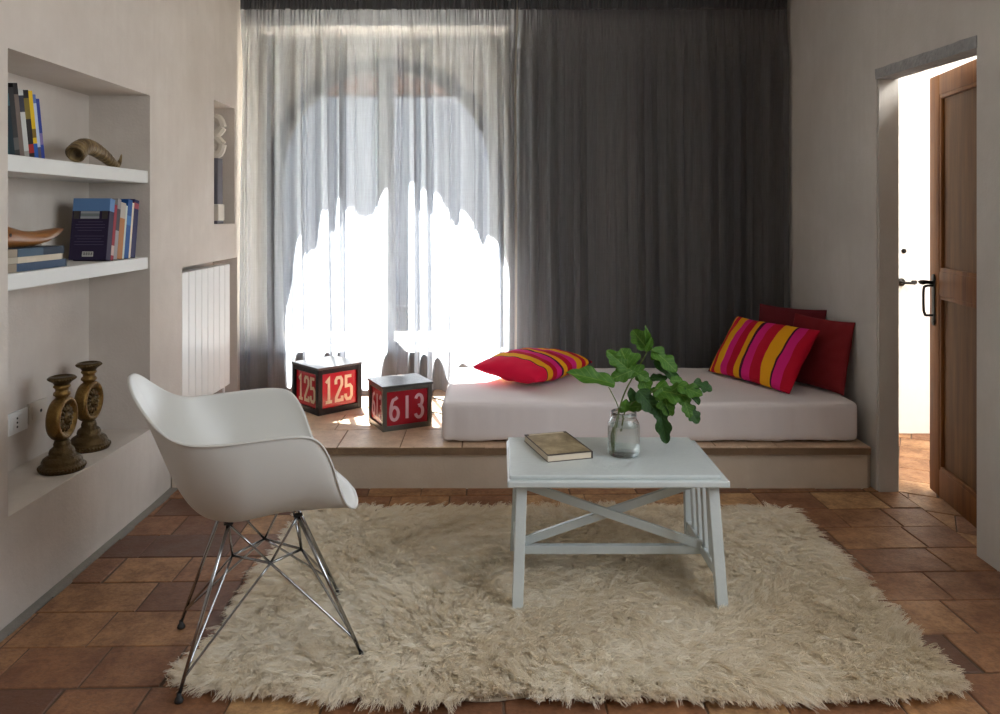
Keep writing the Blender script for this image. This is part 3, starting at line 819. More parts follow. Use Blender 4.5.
def digits(bm, seq, cell_w, cell_h, gap, wt, y, mat4):
    """thick-stroke numerals standing slightly proud of a panel, centred on its middle"""
    W = len(seq) * cell_w + (len(seq) - 1) * gap; x0 = -W / 2; vs_all = []
    for s in seq:
        for pl in STROKE[s]:
            P = [Vector((x0 + px * cell_w, (pz / 1.6 - .5) * cell_h, 0)) for px, pz in pl]
            L, Rr = [], []
            for i, p in enumerate(P):
                d0 = (p - P[i - 1]).normalized() if i > 0 else None
                d1 = (P[i + 1] - p).normalized() if i < len(P) - 1 else None
                d0 = d0 or d1; d1 = d1 or d0
                nrm0, nrm1 = Vector((-d0.y, d0.x, 0)), Vector((-d1.y, d1.x, 0))
                m = nrm0 + nrm1
                m = m.normalized() if m.length > 1e-6 else nrm0
                k = wt / 2 / max(.45, m.dot(nrm0)); e = Vector((0, 0, 0))
                if i == 0 and len(P) > 1: e = -d1 * wt * .0
                L.append(p + m * k); Rr.append(p - m * k)
            rows = []
            for a, b in zip(L, Rr): rows.append([bm.verts.new((a.x, 0, a.y)), bm.verts.new((b.x, 0, b.y)), bm.verts.new((b.x, y, b.y)), bm.verts.new((a.x, y, a.y))])
            for A, B in zip(rows, rows[1:]):
                for k in range(4): bm.faces.new((A[k], A[(k + 1) % 4], B[(k + 1) % 4], B[k]))
            bm.faces.new(rows[0][::-1]); bm.faces.new(rows[-1])
            vs_all += [v for r_ in rows for v in r_]
        x0 += cell_w + gap
    bmesh.ops.transform(bm, matrix=mat4, verts=vs_all)

def lamp_box(label, x, y, rot, sx, sy, h, post, seq, frame, glass_m, letter, wt, cw, ch, gap, lid_over, shift=0):
    t = thing('number_box', label, 'box', (x, y, .2008), rot, 'numbered red glass boxes on the bench')
    bm = bmesh.new()
    for a in (-1, 1):
        for b in (-1, 1): addbox(bm, (post, post, h - .012), (a * (sx - post) / 2, b * (sy - post) / 2, (h - .012) / 2), bevel=.0015)
        for z, hh in ((post * .55, post * 1.1), (h - .012 - post * .45, post * .9)):
            addbox(bm, (sx - 2 * post + .002, post * .8, hh), (0, a * (sy - post * .9) / 2, z), bevel=.001)
            addbox(bm, (post * .8, sy - 2 * post + .002, hh), (a * (sx - post * .9) / 2, 0, z), bevel=.001)
    obj('frame', bm, frame, t)
    bm = bmesh.new(); addbox(bm, (sx + lid_over, sy + lid_over, .012), (0, 0, h - .006), bevel=.002)
    obj('lid', bm, M['lid_metal'], t)
    for k in range(4):
        a = k * math.pi / 2; w = (sx, sy)[k % 2] - 2 * post + .004; dd = (sy, sx)[k % 2] / 2 - post * .55
        mtx = Matrix.Rotation(a, 4, 'Z') @ Matrix.Translation((0, -dd, (h - .012) / 2))
        bm = bmesh.new(); addbox(bm, (w, .004, h - .012 - 2 * post), (0, 0, 0))
        g = obj('glass_panel', bm, glass_m, t, matrix=mtx)
        bm = bmesh.new(); s = w / (max(sx, sy) - 2 * post)
        digits(bm, seq, cw * s, ch, gap * s, wt, -.0015, Matrix.Translation((shift * s, -.0019, .002)))
        obj('numeral', bm, letter, g)
    return t
# local -y side faces the camera's left, +x side its right
lamp_box('black framed box with red panels numbered 125 on the bench by the window', -.980, 4.405, R(44), .280, .280, .257, .028,
         ['one_slab', 'two_slab', 'five_slab'], M['dark_metal'], M['red_glass'], M['cream_paint'], .017, .052, .140, .010, .004)
lamp_box('zinc framed box with dark red panels numbered 613, standing next to the mattress', -.5225, 4.0635, R(27.5), .266, .232, .229, .022,
         ['six', 'one', 'three'], M['zinc'], M['red_glass_deep'], M['pink_paint'], .0155, .052, .128, .014, .012)
bm = bmesh.new(); tube(bm, spline([(-.40, 4.20, .204), (-.36, 4.27, .207), (-.31, 4.25, .204), (-.285, 4.36, .206), (-.31, 4.52, .204), (-.40, 4.62, .204)], 8), .0035, 8)
tag(obj('electric_cord', bm, M['black_rubber'], None, True), 'thin black electric cord on the bench tiles behind the 613 box', 'cord')

# ------------------------------------------------------------------ mattress and cushions
def mat_fn(p, n):
    q = p.copy()
    w = noise.noise(Vector((p.x * 9, p.y * 9, p.z * 1.8))) * .006 + noise.noise(Vector((p.x * 24, p.y * 24, p.z * 3))) * .0042
    if n.z > .7: w = noise.noise(Vector((p.x * 3, p.y * 5, 1))) * .004 + noise.noise(Vector((p.x * 11 + p.y * 4, p.y * 9, 3))) * .0016
    k = max(0, -(p.z + .06) / .035) if n.z < .3 else 0
    return q + n * w - Vector((n.x, n.y, 0)) * .004 * min(1, k)
bm = softbox(1.992, .862, .186, .024, 120, 44, 10, mat_fn)
bmesh.ops.translate(bm, vec=(0, 0, .004), verts=bm.verts[:])
ma = tag(obj('mattress', bm, M['sheet'], None, True), 'mattress in a plain white fitted sheet lying on the tiled bench', 'mattress')
ma.location = (.7165, 4.142, .2035)
bm = bmesh.new()
for s in (-1,): tube(bm, [(-.96 + .02 * k, s * .4255 + .0016 * math.sin(k * 1.7), .168 + .0015 * math.sin(k * .9)) for k in range(97)], .0018, 6)
obj('seam', bm, M['sheet'], ma, True)

def pillow(name, label, w, h, t, mats, mtx, seed, group, n=40, sag=0.0):
    bm = bmesh.new(); W = {}
    for side in (1, -1):
        g = []
        for i in range(n + 1):
            row = []
            for j in range(n + 1):
                u, v = -math.cos(math.pi * i / n), -math.cos(math.pi * j / n)
                edge = i in (0, n) or j in (0, n)
                if edge and (i, j) in W: row.append(W[(i, j)]); continue
                x = w / 2 * u * (1 - .045 * (1 - v * v)); y = h / 2 * v * (1 - .055 * (1 - u * u))
                z = t / 2 * max(0, (1 - u * u) * (1 - v * v)) ** .42
                nz = noise.noise(Vector((x * 7 + seed, y * 7, side * 3))) * .012 + noise.noise(Vector((x * 17, y * 17 + seed, side))) * .005
                # puckers running in from the corners and edges
                nz += .004 * math.sin(14 * math.atan2(y, x) + seed) * (u * u + v * v) * .5
                k = min(1, z / (t * .25)) if t else 0
                p = Vector((x, y, side * (z + nz * k)))
                p.z += .010 * noise.noise(Vector((x * 4 + seed, y * 4, 9))) + sag * (u * u + v * v - 1) * .5
                vv = bm.verts.new(p); row.append(vv)
                if edge: W[(i, j)] = vv
            g.append(row)
        for i in range(n):
            for j in range(n):
                f = (g[i][j], g[i + 1][j], g[i + 1][j + 1], g[i][j + 1])
                bm.faces.new(f if side > 0 else f[::-1])
    # flange seam round the border
    o = obj(name, bm, mats, None, True); o.matrix_world = mtx
    return tag(o, label, 'cushion', group)
def frame(origin, xdir, ydir):
    x = Vector(xdir).normalized(); y = Vector(ydir); y = (y - x * y.dot(x)).normalized(); z = x.cross(y)
    m = Matrix((x, y, z)).transposed().to_4x4(); m.translation = origin; return m
def st(w, seq):
    tot = sum(s for s, _ in seq); out = []; p = 0
    for s, c in seq:
        out.append((.5 - w / 2 + w * p / tot, c)); p += s
    out[0] = (0, out[0][1]); return out
GR = 'cushions on the mattress'
HOT = lin(226, 22, 66)
M['stripe_flat'] = stripes('striped_cotton_one', st(.56, [(20, HOT), (1, PU), (9, YL), (8, CR), (8, MG), (4, PU), (6, YL), (8, CR), (8, MG), (9, YL), (7, CR), (5, YL), (4, PU), (3, CR)]))
pillow('striped_cushion', 'pink, red and yellow striped cushion lying flat near the window end of the mattress', .56, .41, .145, M['stripe_flat'],
       frame((.185, 4.245, .474), (.60, .80, .02), (-.80, .60, .06)), 2.0, GR)
M['stripe_lean'] = stripes('striped_cotton_two', st(.61, [(3, PU), (2, YL), (5, CR), (9, YL), (8, MG), (9, CR), (7, YL), (3, PU), (10, MG), (12, CR), (13, YL), (2, PU), (9, MG), (10, CR)]))
xb = Vector((1.43 - 1.18, 3.85 - 4.40, 0)).normalized()
yb = (Vector((1.29, 4.215, .68)) + Vector((.222, .10, 0)) * .0) - Vector((1.305, 4.125, .392))
yb = Vector((.905, .412, 0)) * .205 + Vector((0, 0, .295))
ctr = Vector((1.305, 4.125, .408)) + yb * .5
pillow('striped_cushion', 'pink, red and yellow striped cushion leaning against the plain red cushion', .61, .365, .125, M['stripe_lean'],
       frame(ctr, xb, yb), 5.0, GR)
xb = Vector((.16, -.38, 0)); yb = Vector((.075, .03, .36))
pillow('red_cushion', 'plain red cushion leaning on the wall behind the striped cushion', .41, .365, .085, M['wine'],
       frame((1.650, 4.035, .578), xb, yb), 9.0, GR)
xb = Vector((.24, -.27, 0)); yb = Vector((.05, .05, .38))
pillow('dark_red_cushion', 'dark wine-red cushion rearmost in the corner against the curtain', .40, .38, .10, M['deep_wine'],
       frame((1.615, 4.34, .588), xb, yb), 14.0, GR)
# ------------------------------------------------------------------ niche contents
for z, lab in ((1.4865, 'upper white shelf board across the wall niche'), (1.1065, 'lower white shelf board across the wall niche')):
    bm = bmesh.new(); addbox(bm, (.262, .99, .054), (-1.687, 2.9475, z - .027), bevel=.004)
    tag(obj('shelf', bm, M['white_paint']), lab, 'shelf', 'white shelves in the niche')

def cover_mat(name, color, rough=.45, bands=(), axis=2):
    """a book cover: one colour with printed bands along it (object z, metres)"""
    t = NT(name); v = t.coord('Object'); s = t.n('ShaderNodeSeparateXYZ'); t.l(v, s.inputs[0])
    c = t.mix(t.noise(v, 40, 4), tuple(k * .85 for k in color[:3]) + (1,), color)
    for a, b, bc in bands:
        g = t.n('ShaderNodeMath', operation='GREATER_THAN'); g.inputs[1].default_value = a; t.l(s.outputs[axis], g.inputs[0])
        h = t.n('ShaderNodeMath', operation='LESS_THAN'); h.inputs[1].default_value = b; t.l(s.outputs[axis], h.inputs[0])
        m = t.n('ShaderNodeMath', operation='MULTIPLY'); t.l(g.outputs[0], m.inputs[0]); t.l(h.outputs[0], m.inputs[1])
        c = t.mix(m.outputs[0], c, bc)
    return t.done(t.bsdf(c, rough + .15, 0, None, **{'Specular IOR Level': 0.3}))

def book(label, t, h, d, color, loc, lean=0.0, side=1, bands=(), group=None, paper=None, name='book', mat=None):
    """standing book: spine at local +x, thickness along y from 0 to side*t, foot edge at the origin"""
    r = thing(name, label, 'book', loc, 0, group); r.rotation_euler = (lean, 0, 0)
    cm = mat or cover_mat('cover_' + '_'.join(label.split()[:4]).lower(), color, bands=bands)
    y0, y1 = (0, t) if side > 0 else (-t, 0); ct = .0022
    bm = bmesh.new()
    addbox(bm, (d, ct, h), (-d / 2, y0 + ct / 2, h / 2), bevel=.0006, seg=1); addbox(bm, (d, ct, h), (-d / 2, y1 - ct / 2, h / 2), bevel=.0006, seg=1)
    addbox(bm, (ct * 1.4, t, h), (-ct * .7, (y0 + y1) / 2, h / 2), bevel=.0018, seg=2)
    obj('cover', bm, cm, r)
    bm = bmesh.new(); addbox(bm, (d - .007, t - 2 * ct, h - .006), (-d / 2 - .001, (y0 + y1) / 2, h / 2), bevel=.0004, seg=1)
    obj('pages', bm, M['paper'], r)
    return r
UG = 'books leaning on the upper shelf'; LG = 'books leaning on the lower shelf'
SZ = 1.4868; th = R(9.5); Y = 2.500
K = lambda r, g, b: lin(r, g, b)
upper = [
    ('dark teal book hidden half behind the niche edge on the upper shelf', .030, .222, K(30, 72, 78), [(.04, .10, K(62, 110, 112))]),
    ('teal and black book, first full spine beside the niche edge on the upper shelf', .027, .226, K(26, 46, 54), [(.16, .20, K(58, 96, 104))]),
    ('charcoal book just left of the tallest book on the upper shelf', .026, .224, K(54, 52, 52), [(.02, .06, K(90, 88, 86))]),
    ('tall grey-brown book with a black head, tallest on the upper shelf', .024, .242, K(112, 98, 90), [(.205, .3, K(28, 26, 26))]),
    ('white spined book with a dark title block on the upper shelf', .026, .225, K(196, 198, 194), [(.150, .205, K(52, 54, 66)), (.0, .02, K(150, 146, 140))]),
    ('black spined book with yellow and red marks on the upper shelf', .029, .227, K(34, 30, 30), [(.13, .20, K(120, 104, 44)), (.015, .045, K(160, 48, 42))]),
    ('yellow spined book with a blue foot on the upper shelf', .022, .229, K(222, 184, 26), [(0, .05, K(30, 84, 160)), (.07, .10, K(120, 96, 24))]),
    ('pale blue and white thin book second from the end on the upper shelf', .017, .220, K(190, 202, 222), [(0, .04, K(90, 82, 96)), (.19, .3, K(90, 112, 170))]),
    ('deep blue thin book at the end of the row on the upper shelf', .019, .208, K(46, 66, 148), [(.05, .09, K(128, 112, 160))]),
]
Y = 2.497
for lab, t, h, c, b in upper:
    book(lab, t, h, .17, c, (-1.592, Y, SZ), th, 1, b, UG); Y += t / math.cos(th) + .0004

th2 = R(-9.0); Y = 3.098
lower = [
    ('dark purple book showing its back cover with a blue top on the lower shelf', .034, .250, K(44, 34, 62), [(.198, .3, K(96, 132, 178))]),
    ('red spined book beside the purple back cover on the lower shelf', .021, .228, K(150, 40, 54), [(.02, .06, K(190, 160, 150))]),
    ('white and grey spined book between the red and orange books on the lower shelf', .026, .252, K(150, 146, 146), [(.12, .21, K(70, 64, 70))]),
    ('orange-brown book with a pale head on the lower shelf', .040, .236, K(176, 116, 66), [(.17, .3, K(176, 168, 156))]),
    ('thin pale green book between the orange and blue books on the lower shelf', .014, .226, K(196, 208, 198), []),
    ('bright blue book on the lower shelf', .036, .250, K(26, 82, 146), [(.14, .18, K(60, 116, 176))]),
    ('thin cream book between the bright blue and navy books on the lower shelf', .015, .238, K(222, 212, 188), []),
    ('navy book standing last against the niche wall on the lower shelf', .040, .250, K(42, 38, 82), [(.21, .235, K(150, 60, 70))]),
]
for i, (lab, t, h, c, b) in enumerate(lower):
    t *= 1.08
    Y += t / math.cos(th2) + .0004
    r = book(lab, t, h, .150 if i == 0 else .15, c, (-1.570, Y, 1.1068), th2, -1, b, LG)
    if i == 0:                               # back cover print: picture strip, portrait, barcode, lines of text
        bm = bmesh.new(); addbox(bm, (.075, .0006, .030), (-.078, -t - .0002, .182)); obj('cover_picture', bm, cover_mat('picture_strip', K(168, 170, 172), bands=[(.176, .188, K(120, 128, 128))]), r)
        pm_ = plain('portrait_print', K(74, 66, 62), .5, var=.7, vscale=60)
        for px_ in (-.018, -.132):
            bm = bmesh.new(); addbox(bm, (.023, .0006, .033), (px_, -t - .0002, .182)); obj('portrait', bm, pm_, r)
        bm = bmesh.new(); addbox(bm, (.044, .0006, .020), (-.075, -t - .0002, .024)); bc = obj('barcode', bm, plain('barcode_white', K(206, 204, 200), .5, var=.02), r)
        bm = bmesh.new()
        for k in range(13): addbox(bm, (.0008 + .0008 * (k * 7 % 3), .0004, .013), (-.094 + .0032 * k, -t - .0006, .025))
        obj('bars', bm, M['black_rubber'], bc)
        bm = bmesh.new()
        for k in range(9):
            if k != 4: addbox(bm, (.118 - .02 * (k % 3 == 2), .0004, .0018), (-.074, -t - .0002, .062 + .0115 * k))
        obj('text_block', bm, plain('printed_lines', K(84, 74, 104), .6), r)

def flat_book(label, x, y, z, w, l, t, color, group, rot=0.0, band=None, name='book'):
    """lying book: spine at local +x, length along y"""
    r = thing(name, label, 'book', (x, y, z), rot, group); ct = .002
    cm = cover_mat('flat_' + '_'.join(label.split()[:4]).lower(), color, .5, band or [], 1)
    bm = bmesh.new()
    addbox(bm, (w, l, ct), (-w / 2, l / 2, ct / 2), bevel=.0005, seg=1); addbox(bm, (w, l, ct), (-w / 2, l / 2, t - ct / 2), bevel=.0005, seg=1)
    addbox(bm, (ct * 1.4, l, t), (-ct * .7, l / 2, t / 2), bevel=.0018)
    obj('cover', bm, cm, r)
    bm = bmesh.new(); addbox(bm, (w - .006, l - .006, t - 2 * ct), (-w / 2 - .0012, l / 2, t / 2)); obj('pages', bm, M['paper'], r)
    return r
FG = 'books lying flat on the lower shelf'
z = 1.107; tan_ = K(150, 136, 118)
flat_book('steel blue book at the bottom of the flat stack on the lower shelf', -1.578, 2.485, z, .21, .350, .027, K(66, 84, 108), FG, 0, [(-.1, .055, tan_), (.34, .4, K(40, 50, 66))]); z += .0272
flat_book('cream book in the middle of the flat stack on the lower shelf', -1.580, 2.485, z, .21, .325, .021, K(214, 200, 178), FG, 0, [(-.1, .065, K(176, 164, 146))]); z += .0212
flat_book('dark navy book on top of the flat stack, under the wooden shoe last', -1.576, 2.485, z, .21, .330, .027, K(44, 56, 72), FG, 0, [(-.1, .055, tan_), (.06, .2, K(70, 90, 108))]); z += .0274

# wooden shoe last on the flat books
last = thing('shoe_last', 'carved wooden shoe last with drilled holes resting on the flat books', 'shoe last', (-1.625, 2.65, z))
prof = [(2.475, .034, .033, .030), (2.49, .035, .0345, .033), (2.53, .035, .034, .034), (2.575, .030, .029, .032), (2.62, .026, .025, .032), (2.665, .0255, .0235, .034), (2.71, .030, .021, .035), (2.75, .0375, .0165, .031), (2.785, .045, .011, .022), (2.812, .050, .006, .011), (2.828, .053, .0015, .003)]
rows = [spline([(p[0], p[1], 0) for p in prof], 4), spline([(p[2], p[3], 0) for p in prof], 4)]
bm = bmesh.new(); rings = []
for a, b in zip(*rows):
    a = Vector((2.475 + (a.x - 2.475) * 1.18, a.y * 1.12, 0)); b = b * 1.1
    rings.append([bm.verts.new((b.y * math.cos(2 * math.pi * k / 20), a.x - 2.65, a.y + b.x * math.sin(2 * math.pi * k / 20))) for k in range(20)])
for A, B in zip(rings, rings[1:]):
    for k in range(20): bm.faces.new((A[k], A[(k + 1) % 20], B[(k + 1) % 20], B[k]))
bm.faces.new(rings[0][::-1]); bm.faces.new(rings[-1])
obj('last_body', bm, M['dark_wood'], last, True)
for y_, z_, x_, rr in ((2.525, .045, .0368, .006), (2.788, .034, .032, .004), (2.826, .045, .025, .004)):
    bm = bmesh.new(); lathe(bm, [(0, -.001), (rr, -.001), (rr, .001), (0, .001)], 14, (x_, y_ - 2.65, z_), Matrix.Rotation(R(90), 4, 'Y')); obj('hole', bm, M['black_rubber'], last)
bm = bmesh.new()
pl = [(2.70, .0095), (2.74, .0165), (2.78, .031), (2.822, .0515), (2.818, .046), (2.78, .020), (2.74, .008), (2.70, .004)]
for s in (.012, .030): pass
f0 = [bm.verts.new((.034 - max(0, y_ - 2.70) * .24, y_ - 2.65, z_)) for y_, z_ in pl]; f1 = [bm.verts.new((-.02, y_ - 2.65, z_)) for y_, z_ in pl]
bm.faces.new(f0); bm.faces.new(f1[::-1])
for i in range(len(pl)): bm.faces.new((f0[i - 1], f0[i], f1[i], f1[i - 1]))
obj('sole_wedge', bm, M['ivory'], last)

# curled horn on the upper shelf
horn = thing('animal_horn', 'curled brown animal horn lying on the upper shelf, hollow end facing the books', 'horn', (-1.65, 3.15, 1.4865))
hp = [(.01, -.150, .040), (.01, -.122, .058), (.005, -.075, .076), (0, -.02, .078), (0, .035, .068), (.005, .09, .048), (.01, .135, .026), (.012, .168, .016), (.015, .192, .030), (.018, .205, .066)]
hr = [.036, .035, .032, .030, .028, .025, .020, .014, .009, .002]
pts = spline(hp, 7); rad = interp(hr, 7)
rad = [r_ * (1 + .05 * math.sin(i * 2.1)) for i, r_ in enumerate(rad)]
bm = bmesh.new(); rg = tube(bm, pts, rad, 24, cap=False, flat=1.0)
bm.faces.new(rg[-1])
inner = [bm.verts.new(v.co * .84 + (pts[0] * .16)) for v in rg[0]]
deep = [bm.verts.new(pts[6] + (v.co - pts[0]) * .45) for v in rg[0]]
for k in range(24):
    j = (k + 1) % 24
    bm.faces.new((rg[0][k], inner[k], inner[j], rg[0][j])); bm.faces.new((inner[k], deep[k], deep[j], inner[j]))
bm.faces.new(deep)
def horn_mat():
    t = NT('horn'); v = t.coord('Object', (8, 40, 8)); g = t.noise(v, 2, 6, .6)
    c = t.ramp(g, [(.3, lin(58, 44, 26)), (.5, lin(112, 90, 56)), (.7, lin(160, 138, 96))])
    return t.done(t.bsdf(c, .38, 0, t.bump(g, .5, .01)))
obj('horn_body', bm, horn_mat(), horn, True)

# gilded candle holders on the niche sill
def candle_holder(label, x, y, rot):
    t = thing('candle_holder', label, 'candle holder', (x, y, .3425), rot, 'gilded medallion candle holders')
    bm = bmesh.new()
    lathe(bm, [(0, 0), (.088, 0), (.092, .006), (.090, .018), (.084, .024), (.078, .027), (.080, .034), (.074, .045), (.060, .053), (.050, .058), (.052, .066), (.047, .078), (.036, .086), (.032, .090), (.034, .097), (.030, .108), (.026, .114), (0, .114)], 56)
    bmesh.ops.scale(bm, vec=(.86, .86, 1), verts=bm.verts[:])
    for k in range(40):
        a = 2 * math.pi * k / 40; r = bmesh.ops.create_icosphere(bm, subdivisions=1, radius=.0062)
        bmesh.ops.translate(bm, vec=(.0765 * math.cos(a), .0765 * math.sin(a), .013), verts=r['verts'])
    obj('base', bm, M['gilt_dark'], t, True)
    rx = Matrix.Rotation(R(90), 4, 'Y'); c = (0, 0, .192)
    bm = bmesh.new()
    lathe(bm, [(0, -.026), (.060, -.026), (.074, -.024), (.080, -.016), (.0825, 0), (.080, .016), (.075, .024), (.066, .026), (.062, .020), (.058, .019), (.056, .012), (0, .010)], 56, c, rx)
    obj('medallion', bm, M['gilt'], t, True)
    bm = bmesh.new()
    for s in (1, -1):
        xo = .014 * s if s > 0 else -.026
        for k in range(14):                  # a mane of leaf-like lumps round a raised boss
            a = 2 * math.pi * k / 14
            r = bmesh.ops.create_icosphere(bm, subdivisions=2, radius=1)
            bmesh.ops.scale(bm, vec=(.009, .0075, .016), verts=r['verts'])
            bmesh.ops.rotate(bm, cent=(0, 0, 0), matrix=Matrix.Rotation(-a, 3, 'X'), verts=r['verts'])
            bmesh.ops.translate(bm, vec=(xo, .036 * math.sin(a), .192 + .036 * math.cos(a)), verts=r['verts'])
        for (dy, dz, rx_, ry_, rz_) in ((0, 0, .018, .024, .026), (0, -.010, .024, .011, .011), (-.010, .009, .017, .006, .006), (.010, .009, .017, .006, .006), (0, .004, .023, .006, .013), (0, -.021, .017, .012, .006)):
            r = bmesh.ops.create_icosphere(bm, subdivisions=2, radius=1)
            bmesh.ops.scale(bm, vec=(rx_, ry_, rz_), verts=r['verts'])
            bmesh.ops.translate(bm, vec=(xo, dy, .192 + dz), verts=r['verts'])
    obj('carved_relief', bm, M['gilt_dark'], t, True)
    bm = bmesh.new()
    lathe(bm, [(0, .268), (.020, .268), (.024, .275), (.030, .280), (.028, .288), (.022, .294), (.023, .302), (.030, .310), (.026, .318), (0, .318)], 40)
    obj('neck', bm, M['gilt'], t, True)
    bm = bmesh.new()
    lathe(bm, [(0, .314), (.028, .316), (.040, .328), (.052, .334), (.055, .340), (.052, .347), (.044, .349), (.040, .345), (0, .345)], 48)
    bmesh.ops.scale(bm, vec=(.85, .85, 1), verts=bm.verts[:])
    for k in range(28):
        a = 2 * math.pi * k / 28; r = bmesh.ops.create_icosphere(bm, subdivisions=1, radius=.0048)
        bmesh.ops.translate(bm, vec=(.0452 * math.cos(a), .0452 * math.sin(a), .340), verts=r['verts'])
    obj('drip_plate', bm, M['gilt_dark'], t, True)
candle_holder('gilded candle holder with a carved medallion, nearer the wall sockets', -1.636, 2.906, R(4))
candle_holder('gilded candle holder with a carved medallion, nearer the radiator', -1.675, 3.17, R(2))

# wall sockets
def socket(label, y, z, w, h, mat, holes):
    t = thing('wall_socket', label, 'socket', (-1.82, y, z))
    bm = bmesh.new(); addbox(bm, (.010, w, h), (.005, 0, 0), bevel=.003); obj('face_plate', bm, mat, t)
    bm = bmesh.new(); addbox(bm, (.004, w * .72, h * .62), (.0105, 0, 0), bevel=.001); ins = obj('insert', bm, mat, t)
    bm = bmesh.new()
    for dy, dz, r in holes: lathe(bm, [(0, -.001), (r, -.001), (r, .001), (0, .001)], 12, (.0128, dy, dz), Matrix.Rotation(R(90), 4, 'Y'))
    obj('contact_hole', bm, M['black_rubber'], ins)
socket('white three-hole wall socket beside the niche edge', 2.925, .515, .118, .082, M['socket_white'], [(-.012, -.016, .004), (-.012, 0, .004), (-.012, .016, .004)])
socket('beige aerial socket plate with one dark hole behind the candle holders', 3.052, .525, .118, .080, M['socket_beige'], [(.012, -.002, .0065)])

# object in the slot niche
fg = thing('figurine', 'white two-ringed sculpture on a grey and white column in the slot niche', 'sculpture', (-1.667, 4.46, 1.2385))
bm = bmesh.new(); addbox(bm, (.13, .10, .018), (0, 0, .009), bevel=.003); obj('base', bm, M['slate'], fg)
bm = bmesh.new(); addbox(bm, (.142, .10, .094), (0, 0, .065), bevel=.004); obj('plinth', bm, M['ivory'], fg)
bm = bmesh.new(); addbox(bm, (.128, .08, .262), (0, 0, .243), bevel=.003); obj('column', bm, M['slate'], fg)
bm = bmesh.new()
for zc, tilt in ((.442, .25), (.560, -.15)):
    ring = []
    for k in range(7):
        a = 2 * math.pi * k / 6 + tilt
        ring.append((.020 + .056 * math.cos(a), 0, zc + .050 * math.sin(a)))
    tube(bm, spline(ring, 3), .026, 8, True)
addbox(bm, (.05, .036, .05), (0, 0, .50), bevel=.01); addbox(bm, (.07, .04, .03), (0, 0, .388), bevel=.008)
sharp(obj('rings', bm, M['ivory'], fg), 40)

# radiator
rad_ = thing('radiator', 'white column radiator recessed in the wall niche beside the curtain', 'radiator', (-1.626, 4.25, .29))
for k in range(8):
    bm = bmesh.new(); addbox(bm, (.062, .0835, .71), (0, -.3045 + .087 * k, .355), bevel=.006, seg=3)
    obj('column', bm, M['radiator'], rad_)
for z_ in (.05, .66):
    bm = bmesh.new(); tube(bm, [(-.02, -.35, z_), (-.02, .35, z_)], .014, 12); obj('header_pipe', bm, M['radiator'], rad_, True)
bm = bmesh.new()
tube(bm, spline([(-.02, .345, .05), (-.02, .375, .05), (-.02, .380, .03), (-.02, .380, -.088)], 5), .009, 10)
obj('pipe', bm, M['radiator'], rad_, True)

# book on the table
fl, frr, bl = Vector((.164, 2.664, 0)), Vector((.324, 2.711, 0)), Vector((.113, 2.92, 0))
bw, bl_ = (frr - fl).length, (bl - fl).length; ba = math.atan2(frr.y - fl.y, frr.x - fl.x)
tbk = thing('hardback_book', 'brown covered hardback book lying on the white table', 'book', (frr.x, frr.y, TZ), ba)
def art():
    t = NT('sepia_cover'); v = t.coord('Object'); g = t.noise(v, 14, 8, .7)
    c = t.ramp(g, [(.3, lin(104, 90, 66)), (.5, lin(156, 138, 104)), (.7, lin(194, 176, 142))])
    return t.done(t.bsdf(c, .4))
bm = bmesh.new(); ct = .0025
addbox(bm, (bw, bl_, ct), (-bw / 2, bl_ / 2, ct / 2), bevel=.0006); addbox(bm, (bw, bl_, ct), (-bw / 2, bl_ / 2, .025 - ct / 2), bevel=.0006)
addbox(bm, (.004, bl_, .025), (-.002, bl_ / 2, .0125), bevel=.0018)
obj('cover', bm, plain('brown_boards', lin(66, 50, 40), .45, var=.2), tbk)
bm = bmesh.new(); addbox(bm, (bw - .010, bl_ - .03, .0008), (-bw / 2 - .002, bl_ / 2 - .006, .0252)); obj('cover_picture', bm, art(), tbk)
bm = bmesh.new(); addbox(bm, (bw - .03, .014, .0008), (-bw / 2, bl_ - .012, .0252)); obj('pale_strip', bm, M['paper'], tbk)
bm = bmesh.new(); addbox(bm, (bw - .006, bl_ - .006, .025 - 2 * ct), (-bw / 2 - .002, bl_ / 2, .0125)); obj('pages', bm, M['paper'], tbk)

# ------------------------------------------------------------------ fig cutting in the jar
HALF = [(0, .06), (.03, .20), (.08, .35), (.15, .43), (.23, .44), (.30, .38), (.35, .27), (.39, .23), (.44, .27), (.51, .40), (.59, .45), (.66, .42), (.72, .31), (.77, .25), (.83, .26), (.90, .235), (.95, .17), (.985, .09), (1.0, .02)]
def leaf_mesh(seed, droop, cup, lobes=1.0, wave=.03):
    rng = random.Random(seed); bm = bmesh.new(); NX = 5; rows = []
    ys = [k / 34 for k in range(35)]
    def wid(y):
        for (a, wa), (b, wb) in zip(HALF, HALF[1:]):
            if a <= y <= b:
                t = (y - a) / (b - a); t = t * t * (3 - 2 * t); return wa + (wb - wa) * t
        return .01
    p1, p2 = rng.uniform(0, 6), rng.uniform(0, 6)
    sl, sr = rng.uniform(.88, 1.1), rng.uniform(.88, 1.1)
    for y in ys:
        w = wid(y); full = .36 * math.sin(math.pi * min(1, y * .93 + .06)) ** .7
        w = w * lobes + full * (1 - lobes)
        row = []
        for i in range(-NX, NX + 1):
            s = sl if i < 0 else sr
            x = w * s * i / NX
            # lobes sweep forward from the midrib; the blade droops along its length and folds along the rib
            yy = y + abs(x) * .05 * (1 - y)
            z = -droop * y * y + cup * abs(x) - .35 * droop * x * x + wave * math.sin(y * 9 + p1 + 2 * i / NX) * abs(i) / NX + wave * .6 * math.sin(y * 17 + p2) * abs(i) / NX
            row.append(bm.verts.new((x, yy, z)))
        rows.append(row)
    for A, B in zip(rows, rows[1:]):
        for i in range(2 * NX): bm.faces.new((A[i], A[i + 1], B[i + 1], B[i]))
    return bm
